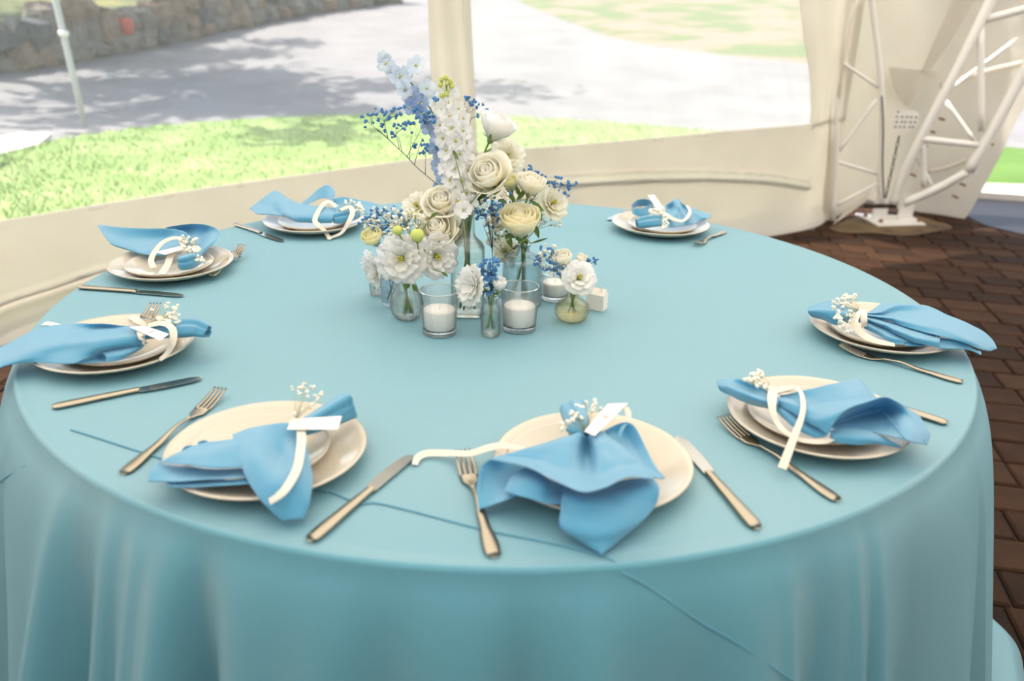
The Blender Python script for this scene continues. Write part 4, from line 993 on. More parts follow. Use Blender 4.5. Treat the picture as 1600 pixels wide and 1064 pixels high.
napkin('G', 'blue napkin of the back left setting with a peaked fold and upright loop', [
 [[(390, 326, 5.2), (408, 312, 6.5), (429, 298, 7.8), (450, 310, 6.6), (471, 319, 6.0), (506, 323, 5.8), (525, 326, 5.2)], [(396, 330, 5.0), (414, 322, 5.4), (432, 316, 6.0), (452, 324, 5.4), (473, 329, 5.3), (505, 332, 5.3), (522, 334, 5.0)],
  [(405, 335, 4.5), (420, 334, 4.4), (436, 332, 4.2), (455, 338, 4.2), (475, 340, 4.3), (503, 341, 4.3), (520, 342, 4.2)], [(436, 334, 3.6), (445, 338, 3.2), (452, 342, 3.2), (464, 347, 3.0), (480, 348, 3.0), (502, 349, 3.0), (519, 348, 3.2)]],
 [[(470, 319, 5.4), (484, 307, 6.4), (498, 295, 7.4), (512, 289, 8.0), (523, 298, 7.2), (521, 314, 6.0)], [(476, 322, 5.0), (488, 316, 5.2), (499, 311, 5.3), (509, 309, 5.4), (516, 313, 5.3), (518, 320, 5.2)]],
 [[(521, 311, 5.8), (535, 308, 6.2), (555, 311, 5.8), (573, 315, 5.0), (592, 319, 4.4)], [(520, 322, 4.5), (535, 321, 4.5), (552, 322, 4.4), (570, 325, 4.0), (585, 328, 3.6)], [(521, 334, 3.6), (535, 334, 3.4), (550, 334, 3.2), (565, 334, 3.0), (578, 335, 3.0)]]],
 [[(556, 336, 3.8, 1.0), (542, 338, 4.0, 1.5), (528, 341, 3.9, 1.6), (521, 342, 3.8, 1.3)]],
 [[(526, 323, 6.2, 7), (513, 315, 7.0, 7), (502, 323, 6.4, 7), (492, 343, 4.2, 8), (498, 352, 3.2, 8), (508, 362, 1.6, 7), (516, 374, .4, 6)],
  [(532, 328, 6.0, 6), (546, 323, 6.6, 7), (551, 332, 6.0, 8), (544, 348, 4.0, 7), (533, 364, 1.4, 6), (511, 373, .3, 4)]],
 None,
 ((528, 330, 5.2), X([(1100, 285), (1190, 285), (1240, 300), (1262, 345), (1220, 320), (1270, 380), (1220, 355), (1160, 275), (1250, 325)], 360, 270, 6.154), 2.6))
napkin('H', 'blue napkin of the back right setting with an open round loop at its left', [
 [[(987, 321, 5.8), (993, 326, 5.5), (1003, 325, 5.5), (1014, 320, 5.7), (1020, 317, 5.9)], [(988, 334, 4.0), (995, 337, 3.8), (1005, 338, 3.6), (1015, 335, 3.8), (1022, 328, 4.2)]],
 [[(987, 320, 5.9), (995, 313, 6.4), (1006, 311, 6.6), (1015, 313, 6.4), (1020, 317, 6.0)], [(988, 326, 4.4), (996, 323, 4.4), (1005, 322, 4.4), (1013, 322, 4.4), (1019, 324, 4.5)]],
 [[(1036, 324, 5.0), (1046, 317, 6.0), (1058, 310, 6.8), (1066, 318, 6.0), (1081, 325, 5.2), (1098, 331, 4.4), (1112, 336, 3.8)], [(1037, 330, 4.8), (1048, 327, 4.3), (1060, 322, 5.8), (1070, 327, 4.7), (1082, 331, 4.9), (1096, 336, 4.2), (1110, 339, 3.6)],
  [(1038, 337, 4.6), (1050, 337, 5.1), (1061, 335, 4.1), (1072, 337, 4.9), (1083, 338, 4.2), (1095, 340, 3.8), (1105, 342, 3.4)], [(1042, 354, 3.2), (1052, 355, 3.1), (1063, 353, 3.0), (1073, 351, 3.0), (1084, 349, 3.0), (1092, 346, 3.0), (1100, 344, 3.0)]]],
 [[(1040, 345, 4.0, 1.2), (1024, 346, 4.2, 1.8), (1008, 348, 4.1, 1.8), (996, 350, 3.8, 1.4)]],
 [[(1030, 330, 6.2, 7), (1040, 335, 6.0, 7), (1052, 342, 5.4, 7), (1066, 345, 4.9, 6), (1075, 338, 5.2, 6), (1078, 329, 5.6, 5), (1073, 321, 6.0, 4)]],
 [(1012, 305, 7.8), (1022, 304, 7.8), (1038, 326, 6.2), (1027, 328, 6.2)],
 ((1032, 330, 5.6), X([(750, 240), (735, 255), (810, 245), (870, 240), (840, 262), (890, 300), (875, 345), (870, 375), (912, 380), (880, 415), (760, 262), (830, 250), (890, 330)], 900, 290, 6.4), 2.6))

# ------------------------------------------------------------------ vases, candles
def axis_pt(cx, ybase):
    return at(cx, ybase, TZ + .0005)
VS = {}
def bumpy_(m): return m == 'glass_crackled'
def vase(key, name, cx, yb, prof, m, label, wall=.0022, ribs=0, ribamp=.05, sq=0, waterpx=None, seg=48):
    b = axis_pt(cx, yb); s = mpx(b); t = thing(name, b, label, 'vase')
    pr = []
    for r, y in prof:
        z = atY(cx, y, b.y).z; pr.append((r * s, max(z, b.z)))
    pr[0] = (pr[0][0], b.z)
    q = spl([Vector((r, 0, z)) for r, z in pr], 4); outer = [(max(v.x, .001), v.z) for v in q]
    def mod(a, z):
        f = 1
        if ribs: f *= 1 + ribamp * math.cos(ribs * a)
        if sq: f *= 1 / (abs(math.cos(a)) ** sq + abs(math.sin(a)) ** sq) ** (1 / sq) * .93
        return f
    inner = [(max(r - wall, .0008), z) for r, z in outer if z > b.z + .005][::-1]
    P = [(.0006, b.z)] + outer + inner + [(.0006, b.z + .006)]
    g = MB(); g.lathe(b, P, seg, mod if (ribs or sq) else None); g.build('glass', m, t)
    if waterpx:
        zt = atY(cx, waterpx, b.y).z; wv = [(max(r - wall * 1.15, .0005), z) for r, z in outer if b.z + .0055 < z < zt]
        if wv:
            g = MB(); g.lathe(b, [(.0005, wv[0][1])] + wv + [(wv[-1][0], zt), (.0005, zt)], seg, mod if (ribs or sq) else None); g.build('water', 'water', t)
    if not bumpy_(m):
        r0_, z0_ = outer[0]; MB().lathe(b, [(.0006, z0_ + .0003), (r0_ * .97, z0_ + .0003), (r0_ * 1.0, z0_ + .0015), (r0_ * .9 , z0_ + .0052), (.0006, z0_ + .0046)], 40, mod if (ribs or sq) else None).build('foot', 'glass_solid', t)
    rr_, zz_ = outer[-1]; q_ = rr_ * (.93 if sq else 1)
    MB().tube([(b.x + (q_ - wall / 2) * math.cos(2 * PI * k / 36), b.y + (q_ - wall / 2) * math.sin(2 * PI * k / 36), zz_) for k in range(37)], .0012, 8, caps=False).build('rim', 'glass_solid', t)
    VS[key] = (b, pr[-1][1], pr[-1][0], pr[0][0]); return t
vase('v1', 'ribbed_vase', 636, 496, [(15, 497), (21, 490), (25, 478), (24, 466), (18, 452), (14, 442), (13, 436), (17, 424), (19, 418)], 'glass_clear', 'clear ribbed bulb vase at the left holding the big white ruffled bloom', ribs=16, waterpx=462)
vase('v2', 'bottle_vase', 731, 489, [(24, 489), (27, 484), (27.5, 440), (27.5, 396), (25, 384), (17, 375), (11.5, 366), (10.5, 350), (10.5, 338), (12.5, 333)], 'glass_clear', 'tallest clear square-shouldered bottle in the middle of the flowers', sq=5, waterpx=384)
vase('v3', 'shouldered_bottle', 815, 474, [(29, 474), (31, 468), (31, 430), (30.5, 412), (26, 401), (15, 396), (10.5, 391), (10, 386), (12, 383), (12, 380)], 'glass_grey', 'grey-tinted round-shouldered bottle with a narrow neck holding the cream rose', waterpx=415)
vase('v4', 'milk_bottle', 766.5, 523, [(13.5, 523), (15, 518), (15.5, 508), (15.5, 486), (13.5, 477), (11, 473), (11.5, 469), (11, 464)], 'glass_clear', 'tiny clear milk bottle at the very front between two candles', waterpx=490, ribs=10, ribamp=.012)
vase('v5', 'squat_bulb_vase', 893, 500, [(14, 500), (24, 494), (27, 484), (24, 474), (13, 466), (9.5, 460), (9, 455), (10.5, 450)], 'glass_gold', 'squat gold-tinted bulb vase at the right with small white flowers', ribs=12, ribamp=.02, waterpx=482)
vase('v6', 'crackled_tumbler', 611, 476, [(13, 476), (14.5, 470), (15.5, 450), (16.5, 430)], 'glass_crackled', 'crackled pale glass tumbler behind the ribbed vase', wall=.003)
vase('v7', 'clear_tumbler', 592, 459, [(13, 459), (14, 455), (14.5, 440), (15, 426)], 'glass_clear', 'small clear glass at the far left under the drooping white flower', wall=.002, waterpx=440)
def candle(cx, yb, rb, rt, yt, ytop, label, lc):
    b = axis_pt(cx, yb); s = mpx(b); t = thing('candle_holder', b, label, 'candle holder')
    zt = atY(cx, yt, b.y).z; th = .0018; zb = b.z
    P = [(.0006, zb), (rb * s - .001, zb), (rb * s, zb + .0015), (rb * s + (rt - rb) * s * .15, zb + .012), (rt * s, zt - .001), (rt * s - th / 2, zt), (rt * s - th, zt - .001), (rb * s + (rt - rb) * s * .15 - th, zb + .0125), (rb * s - th - .003, zb + .0095), (.0006, zb + .009)]
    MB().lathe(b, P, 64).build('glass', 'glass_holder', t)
    MB().lathe(b, [(.0006, zb + .0003), (rb * s - .0022, zb + .0003), (rb * s - .0006, zb + .002), (rb * s - .0004, zb + .0085), (.0006, zb + .0087)], 64).build('thick_base', 'glass_solid', t)
    MB().tube([(b.x + (rt * s - th / 2) * math.cos(2 * PI * k / 48), b.y + (rt * s - th / 2) * math.sin(2 * PI * k / 48), zt) for k in range(49)], .0012, 8, caps=False).build('rim', 'glass_solid', t)
    ch_ = b + Vector((0, 0, .0098)); zc = atY(cx, ytop, b.y).z; r0 = rb * s - th - .0012
    c = thing('candle', ch_, lc, 'candle')
    MB().lathe(ch_, [(.0005, ch_.z), (r0 - .002, ch_.z), (r0 - .0003, ch_.z + .003), (r0 + .0014, zc - .002), (r0 - .0003, zc), (.003, zc - .0016), (.0005, zc - .0016)], 48).build('wax', 'wax', c)
    MB().tube([(ch_.x, ch_.y, zc - .002), (ch_.x + .0005, ch_.y, zc + .004), (ch_.x + .001, ch_.y, zc + .009)], .0009, 6).build('wick', 'wick', c)
candle(687, 519, 26, 30.5, 453, 482, 'clear glass candle holder at front left of the tiny bottle', 'white candle in the glass left of the tiny bottle')
candle(811, 513, 26, 29.5, 447, 476, 'clear glass candle holder at front right of the tiny bottle', 'white candle in the glass right of the tiny bottle')
candle(866, 466, 20.5, 23, 425, 440, 'clear glass candle holder behind the gold-tinted bulb vase', 'white candle partly hidden behind the gold-tinted bulb vase')
# little house-shaped box
b = axis_pt(932, 482); s = mpx(b); bx = thing('gable_box', b, 'tiny white house-shaped box with a ribbon loop at the right of the vases', 'box')
hw, hd, hh = 14.5 * s, 9 * s, 25 * s; rt_ = 9 * s; R = Matrix.Rotation(math.radians(-28), 3, 'Z')
V = [(-hw, -hd, 0), (hw, -hd, 0), (hw, hd, 0), (-hw, hd, 0), (-hw, -hd, hh), (hw, -hd, hh), (hw, hd, hh), (-hw, hd, hh), (-hw, 0, hh + rt_), (hw, 0, hh + rt_)]
MB().add([b + R @ Vector(v) for v in V], [(3, 2, 1, 0), (0, 1, 5, 4), (2, 3, 7, 6), (4, 5, 9, 8), (6, 7, 8, 9), (1, 2, 6, 9, 5), (3, 0, 4, 8, 7)]).build('carton', 'white_card', bx, smooth=False)
MB().tube([b + R @ Vector(v) for v in ((hw * .3, 0, hh + rt_), (hw * .15, -.001, hh + rt_ + .006), (hw * .6, -.002, hh + rt_ + .004), (hw * .6, -hd * .8, hh - .002), (hw * .65, -hd * 1.02, hh * .6))], .0009, 5).build('ribbon', 'ribbon', bx)

# ------------------------------------------------------------------ flowers
def frame(d):
    d = Vector(d).normalized(); a = d.orthogonal().normalized(); b = d.cross(a); return a, b, d
def petal(c, fr, phi, r0, h0, halfw, length, open_, curl, ruff=0, seed=0, nu=6, nv=6):
    """petal from the base axis point; open_ 0 = upright cup, 1 = flat"""
    a, b, d = fr; G = []
    for j in range(nv + 1):
        v = j / nv
        ang_ = open_ * PI / 2 * (v ** .8) + curl * max(0, v - .6) ** 1.3 * 2.2
        row = []
        rr = r0 + length * (math.sin(open_ * PI / 2) * v * .95 + .28 * math.sin(v * PI * .5) * (1 - open_)) + curl * length * .35 * max(0, v - .55) ** 1.2
        zz = h0 + length * (math.cos(open_ * PI / 2) * v + .10 * open_ * math.sin(v * PI)) - curl * length * .28 * max(0, v - .6) ** 1.2
        wv = halfw * (math.sin(PI * (.12 + .62 * v)) ** .8) * (1 if v < .9 else .9)
        for i in range(nu + 1):
            u = 2 * i / nu - 1; ph = phi + u * wv
            tipf = 1 - .10 * v * u * u * u * u
            rz = ruff * length * v * v * math.sin(u * 9 + seed) * .5; rx = ruff * length * v * v * math.cos(u * 7 + seed * 2) * .35
            R_ = (rr + rx) * tipf
            row.append(c + (a * math.cos(ph) + b * math.sin(ph)) * R_ + d * ((zz + rz) * (1 - .12 * v * u * u) ))
        G.append(row)
    return G
NPET = 0
def cup_petal(c, fr, phi, Rl, H, halfw, curl, seed, r, close=.0, nu=8, nv=8):
    a, b, d = fr; G = []
    for j in range(nv + 1):
        v = j / nv; row = []
        rho = Rl * (.22 + .78 * math.sin(min(1, v * 1.25) * PI / 2)) * (1 - close * max(0, v - .55) ** 1.5 * 2.2) + curl * r * max(0, v - .62) ** 1.6 * 2.4
        zz = H * (v ** .9) - curl * r * max(0, v - .72) ** 1.5 * 1.6
        wv = halfw * (math.sin(PI * (.14 + .60 * v)) ** .7)
        for i in range(nu + 1):
            u = 2 * i / nu - 1; ph = phi + u * wv
            rr = rho * (1 + .035 * u) + r * .02 * math.sin(u * 5 + seed) * v * v
            z_ = zz * (1 - .16 * v * v * abs(u) ** 3) + r * .03 * math.sin(u * 6 + seed * 2) * v ** 3
            row.append(c + (a * math.cos(ph) + b * math.sin(ph)) * rr + d * z_)
        G.append(row)
    return G
def rose(parent, c, axis, r, m, seed, layers=4, opening=.3, center_m=None):
    """c = base of the head (calyx); r = radius"""
    random.seed(seed); fr = frame(axis); o_ = opening / .3
    G = []
    for j in range(9):
        v = j / 8; G.append([c + fr[2] * r * (.15 + 1.18 * v) + (fr[0] * math.cos(t) + fr[1] * math.sin(t)) * r * (.05 + .24 * math.sin(v * 2.3)) * (1 - .14 * math.sin(2 * t + v * 3)) for t in [2 * PI * k / 14 for k in range(14)]])
    top = G[-1]; cc = sum(top, Vector()) / 14; G.append([cc + (p - cc) * .6 - fr[2] * r * .10 for p in top]); G.append([cc + (p - cc) * .15 - fr[2] * r * .16 for p in top])
    MB().grid(G, True).build('heart', center_m or m, parent)
    #          n  radius  height halfw curl close
    specs = [(3, .40, 1.42, 1.5, .02, .45), (3, .58, 1.40, 1.45, .05, .35), (4, .76 * (1 + .1 * (o_ - 1)), 1.34 - .10 * (o_ - 1), 1.15, .12 * o_, .22), (5, .94 * (1 + .10 * (o_ - 1)), 1.20 - .30 * (o_ - 1), .98, .30 * o_, .08)][:layers]
    if layers < 4: specs = [(n, R_ * 1.15, H, w_, cu, cl_) for n, R_, H, w_, cu, cl_ in specs]
    for li, (n, Rl, H, hw_, cu, cl_) in enumerate(specs):
        ph0 = random.random() * 6
        for k in range(n):
            f_ = random.uniform(.94, 1.06)
            MB().grid(cup_petal(c, fr, ph0 + 2 * PI * k / n + random.uniform(-.12, .12), r * Rl * f_, r * H * random.uniform(.95, 1.04), hw_, cu * random.uniform(.6, 1.4), random.random() * 6, r, cl_)).build('petal', m, parent, thick=.0006)
    calyx(parent, c, fr, r)
def eustoma(parent, c, axis, r, m, seed, n1=6, n2=5, flat=.72, ruff=.12, heart=True):
    random.seed(seed); fr = frame(axis); ph0 = random.random() * 6
    for k in range(n1):
        MB().grid(petal(c, fr, ph0 + 2 * PI * k / n1, r * .06, 0, .72, r * random.uniform(1.0, 1.14), flat, .15, ruff, random.random() * 6, 9, 7)).build('petal', m, parent, thick=.0005)
    for k in range(n2):
        MB().grid(petal(c, fr, ph0 + .5 + 2 * PI * k / n2, r * .05, r * .06, .75, r * random.uniform(.82, .95), flat * .72, .1, ruff, random.random() * 6, 9, 7)).build('petal', m, parent, thick=.0005)
    for k in range(4):
        MB().grid(petal(c, fr, ph0 + 1.1 + 2 * PI * k / 4, r * .04, r * .08, .8, r * .72, flat * .45, .1, ruff * 1.2, random.random() * 6, 8, 6)).build('petal', m, parent, thick=.0005)
    if heart:
        g = MB()
        for k in range(6):
            a_ = 2 * PI * k / 6; p = c + fr[2] * r * .15; q = c + fr[2] * r * .62 + (fr[0] * math.cos(a_) + fr[1] * math.sin(a_)) * r * .10; g.tube([p, q], r * .022, 5); g.ball(q, r * .05)
        g.ball(c + fr[2] * r * .55, r * .07); g.build('stamens', 'flower_heart', parent)
    calyx(parent, c, fr, r)
def calyx(parent, c, fr, r):
    a, b, d = fr
    g = MB()
    g.tube([c - d * r * .22, c - d * r * .1, c + d * r * .08, c + d * r * .2], [r * .10, r * .17, r * .20, r * .1], 10)
    for k in range(5):
        t = 2 * PI * k / 5; o_ = a * math.cos(t) + b * math.sin(t); s_ = d.cross(o_)
        L = [(c + o_ * r * .15, .09), (c + o_ * r * .45 + d * r * .12, .11), (c + o_ * r * .72 + d * r * .42, .03)]
        g.grid([[p - s_ * w_ * r, p + s_ * w_ * r] for p, w_ in L])
    g.build('sepals', 'stem', parent)
def stem_to(parent, c, axis, vk, seed, rad=.0021, leaves=1):
    random.seed(seed + 900); b, zt, rt, rb = VS[vk]; a = random.random() * 6.28
    mouth = Vector((b.x + math.cos(a) * rt * .4, b.y + math.sin(a) * rt * .4, zt)); bot = Vector((b.x - math.cos(a) * rb * .5, b.y - math.sin(a) * rb * .5, b.z + .012))
    d = Vector(axis).normalized(); dist = (c - mouth).length
    P = spl([c - d * .003, c - d * min(.03, dist * .35), mouth + (c - mouth) * .18 + Vector((0, 0, .004)), mouth - Vector((0, 0, .01)), bot], 5)
    MB().tube(P, rad, 7).build('stem', 'stem', parent)
    for k in range(leaves):
        p = P[random.randrange(3, 9)]; aa = random.random() * 6.28; dr = Vector((math.cos(aa), math.sin(aa), .4)).normalized(); sd = dr.cross(Vector((0, 0, 1))).normalized(); L = random.uniform(.018, .03)
        MB().grid([[p + dr * L * t - sd * L * .22 * math.sin(PI * min(.97, t + .05)), p + dr * L * t + Vector((0, 0, -.002)), p + dr * L * t + sd * L * .22 * math.sin(PI * min(.97, t + .05))] for t in [i / 5 for i in range(6)]]).build('leaf', 'leaf', parent, thick=.0004)
def flower(kind, px, py, Y, r, axis, vk, m, label, seed, name=None, **kw):
    leaves = kw.pop('leaves', 1)
    c = atY(px, py, Y); R_ = r * mpx(c); ax = Vector(axis).normalized()
    lift = .60 if kind == 'rose' else .30
    c = c - ax * R_ * lift
    t = thing(name or ('rose' if kind == 'rose' else 'lisianthus'), c, label, 'flower', 'cut flowers in the glass vases')
    (rose if kind == 'rose' else eustoma)(t, c, ax, R_ * (.92 if kind == 'rose' else .96), m, seed, **kw)
    stem_to(t, c, ax, vk, seed, leaves=leaves); return t
Z = Vector((0, 0, 1))
flower('rose', 775, 200, .0, 33, (.45, -.1, 1), 'v2', 'petal_white', 'topmost pale rose leaning right above the bouquet', 1, opening=.26)
flower('rose', 812, 350, -.07, 37, (0, -.28, 1), 'v3', 'petal_butter', 'cream rose sitting in the neck of the grey-tinted bottle', 2, opening=.22)
flower('rose', 765, 275, -.06, 36, (-.35, -.7, .7), 'v2', 'petal_cream', 'large open cream rose just right of the white flower spike', 3, opening=.42)
flower('rose', 829, 290, -.03, 26, (.2, -.2, 1), 'v3', 'petal_cream', 'cream rose at the right of the bouquet above the neck of the grey-tinted bottle', 4, opening=.24)
flower('rose', 799, 287, -.01, 18, (-.1, -.3, 1), 'v3', 'petal_yellow', 'small half-open yellowish bloom with green sepals between two cream roses', 5, layers=3)
flower('e', 792, 245, .05, 28, (.2, -.75, .5), 'v2', 'petal_cream', 'ruffled white bloom directly under the topmost rose', 6)
flower('e', 862, 318, .0, 31, (.6, -.6, .5), 'v3', 'petal_cream', 'ruffled cream bloom at the right edge of the bouquet', 7)
flower('e', 627, 404, -.165, 38, (-.05, -1, .22), 'v1', 'petal_white', 'biggest ruffled white bloom facing the camera over the ribbed vase', 8, ruff=.16, flat=.80, n1=8, n2=7)
flower('e', 682, 400, -.13, 35, (.35, -.9, .1), 'v1', 'petal_white', 'white ruffled bloom between the ribbed vase and the tall bottle', 9, ruff=.13)
flower('rose', 683, 360, -.10, 32, (-.1, -.7, .7), 'v1', 'petal_cream', 'open cream bloom left of the neck of the tall bottle', 10, opening=.45)
flower('rose', 690, 318, -.07, 30, (.0, -.65, .75), 'v1', 'petal_cream', 'open cream bloom left of the foot of the white flower spike', 11, opening=.42)
flower('e', 652, 322, -.04, 25, (-.3, -.6, .7), 'v1', 'petal_cream', 'pale bloom at the upper left behind the gypsophila', 12)
flower('rose', 583, 372, -.10, 21, (-.3, -.5, .9), 'v6', 'petal_yellow', 'small yellow-white bloom at the far left of the bouquet', 13, opening=.34, layers=3)
flower('e', 584, 420, -.03, 31, (-.8, -.5, -.15), 'v7', 'petal_white', 'drooping white bloom over the small clear glass at far left', 14, ruff=.16, heart=False)
flower('e', 706, 362, -.0, 27, (-.1, -.9, .5), 'v2', 'petal_cream', 'cream bloom seen behind the neck of the tall bottle', 15)
flower('e', 737, 446, -.22, 33, (-.75, -.62, .25), 'v4', 'petal_white', 'white ruffled bloom tipping left out of the tiny bottle', 16, ruff=.16, heart=False, leaves=0)
flower('rose', 780, 446, -.215, 18, (.15, -.3, 1), 'v4', 'petal_white', 'white rosebud on the right of the tiny bottle', 17, layers=2)
flower('e', 905, 434, -.135, 28, (.15, -.8, .55), 'v5', 'petal_white', 'open white bloom over the gold-tinted bulb vase', 18, flat=.8, ruff=.08, leaves=0)
flower('rose', 878, 406, -.11, 20, (-.2, -.3, 1), 'v5', 'petal_cream', 'small cream rosebud at the left above the gold-tinted vase', 19, layers=3)
flower('rose', 908, 408, -.09, 16, (.25, -.3, 1), 'v5', 'petal_cream', 'smallest cream rosebud behind the open bloom of the gold-tinted vase', 20, layers=2)
flower('e', 790, 392, .02, 20, (.0, -.8, .5), 'v3', 'petal_cream', 'cream bloom glimpsed low behind the grey-tinted bottle', 21)
flower('rose', 776, 350, .0, 20, (.0, -.6, .7), 'v3', 'petal_cream', 'cream bloom in shade between the two tall bottles', 22, layers=3)
# closed green buds
def bud(px, py, Y, r, vk, label, seed, axis=(0, -.1, 1)):
    c = atY(px, py, Y); R_ = r * mpx(c); ax = Vector(axis).normalized(); c0 = c - ax * R_
    t = thing('flower_bud', c0, label, 'flower', 'cut flowers in the glass vases'); fr = frame(ax)
    G = [[c0 + fr[2] * R_ * 2.1 * v + (fr[0] * math.cos(a_) + fr[1] * math.sin(a_)) * R_ * (math.sin(PI * min(.98, v * .92 + .04)) ** .7) * (1 + .05 * math.cos(5 * a_ + v * 3)) for a_ in [2 * PI * k / 14 for k in range(14)]] for v in [i / 9 for i in range(10)]]
    MB().grid(G, True).build('bud', 'bud', t); calyx(t, c0, fr, R_ * 1.2); stem_to(t, c0, ax, vk, seed, .0013, 0)
bud(652, 368, -.175, 11, 'v1', 'round pale green bud above the biggest white bloom', 31)
bud(621, 360, -.165, 8, 'v1', 'small green bud further left above the biggest white bloom', 32, (-.4, -.2, 1))
bud(648, 336, -.09, 6, 'v1', 'tiny green bud under the pale upper left bloom', 33)

# stock spike (white)
def floret(parent, c, axis, r, m, petals, seed, cm='flower_heart', ruff=.18, flat=.85):
    random.seed(seed); fr = frame(axis); g = MB(); ph = random.random() * 6
    for k in range(petals):
        g.grid(petal(c, fr, ph + 2 * PI * k / petals, r * .08, 0, 3.4 / petals, r, flat, .1, ruff, random.random() * 6, 6, 4))
    o = g.build('floret', m, parent, thick=.0004)
    h = MB(); h.ball(c + fr[2] * r * .25, r * .13); h.ball(c + fr[2] * r * .22 + fr[0] * r * .12, r * .08); h.build('floret_centre', cm, o)
    return o
st = thing('stock_spike', VS['v2'][0] + Vector((0, 0, .01)), 'tall thick spike of white stock flowers in the middle of the bouquet', 'flower', 'cut flowers in the glass vases')
axp = spl([atY(x, y, Y) for x, y, Y in ((697, 132, .0), (701, 160, .0), (708, 200, -.02), (714, 250, -.035), (722, 300, -.05), (729, 334, -.09))], 8)
m_b, _, _, _ = VS['v2']
MB().tube(axp + [m_b + Vector((0, 0, .02))], [.0016] * len(axp) + [.002], 7).build('stem', 'stem', st)
random.seed(41)
lst = [(701, 160, 9), (692, 172, 13), (715, 170, 12), (703, 182, 15), (722, 186, 13), (690, 196, 14), (706, 200, 16), (722, 205, 15), (694, 216, 16), (712, 220, 16), (727, 224, 14), (700, 236, 16), (718, 240, 16), (704, 252, 15), (729, 246, 13), (696, 262, 14), (712, 264, 17), (730, 266, 15), (706, 282, 16), (722, 284, 16), (737, 282, 12), (712, 300, 16), (728, 302, 15), (717, 314, 17), (735, 316, 12), (706, 322, 13), (725, 328, 14)]
for i, (x, y, r) in enumerate(lst):
    ax_pt = min(axp, key=lambda p: abs(pj(p)[1] - y)); off = (x - pj(ax_pt)[0])
    c = atY(x, y, ax_pt.y - .022 + abs(off) * .0007); s_ = mpx(c)
    axis = Vector((off * .05, -1 + abs(off) * .02, .28 + random.uniform(-.15, .15)))
    floret(st, c, axis, r * s_ * 1.02, 'petal_white', 5, 100 + i, ruff=.22, flat=.7)
for i in range(14):   # back side florets
    p = axp[4 + i * 2 % (len(axp) - 6)]; an = random.uniform(.15, PI - .15); d = Vector((math.cos(an), math.sin(an), .2)); floret(st, p + d * .012, d, .016, 'petal_white', 5, 160 + i, ruff=.2, flat=.7)
g = MB()
for x, y in ((690, 125), (697, 122), (704, 128), (688, 133), (699, 131), (706, 135), (690, 150), (698, 148)):
    c = atY(x, y, 0); g.tube([atY(699, 150, 0), c], .0008, 5); g.ball(c, 4.2 * mpx(c)); g.ball(c + Vector((0, 0, .003)), 3.4 * mpx(c))
g.build('top_buds', 'bud', st)
# delphinium
de = thing('delphinium_spike', VS['v2'][0] + Vector((.003, .003, .012)), 'pale blue delphinium spike arching to the upper left', 'flower', 'cut flowers in the glass vases')
dp = spl([atY(x, y, Y) for x, y, Y in ((612, 105, .06), (640, 128, .06), (660, 152, .055), (682, 190, .05), (688, 240, .03), (694, 290, .01), (722, 333, -.06))], 6)
MB().tube(dp + [m_b + Vector((.004, 0, .02))], .0016, 7).build('stem', 'stem', de)
dl = [(603, 99, 14, 0), (614, 112, 11, 0), (624, 120, 17, 0), (652, 103, 16, 0), (634, 140, 14, 0), (645, 150, 15, 1), (668, 138, 14, 0), (656, 160, 14, 1), (676, 150, 12, 0), (662, 176, 13, 1), (672, 190, 13, 1), (680, 202, 12, 1), (668, 200, 11, 1), (683, 218, 12, 1), (678, 232, 11, 1), (688, 240, 12, 1), (684, 258, 11, 1), (690, 272, 11, 1), (688, 288, 11, 1), (694, 300, 11, 1), (600, 88, 9, 0), (641, 168, 11, 1)]
for i, (x, y, r, k) in enumerate(dl):
    ax_pt = min(dp, key=lambda p: abs(pj(p)[1] - y) + abs(pj(p)[0] - x)); c = atY(x, y, ax_pt.y - .012); random.seed(300 + i)
    o = floret(de, c, Vector((random.uniform(-.6, .5), -1, random.uniform(-.3, .5))), r * mpx(c) * 1.02, 'petal_blue' if k else 'petal_pale_blue', 5, 300 + i, ruff=.12, flat=.8)
    if k: o['label'] = 'bluer floret'
    MB().tube([ax_pt, (ax_pt + c) / 2 + Vector((0, 0, .002)), c], .0007, 5).build('flower_stalk', 'stem', de)
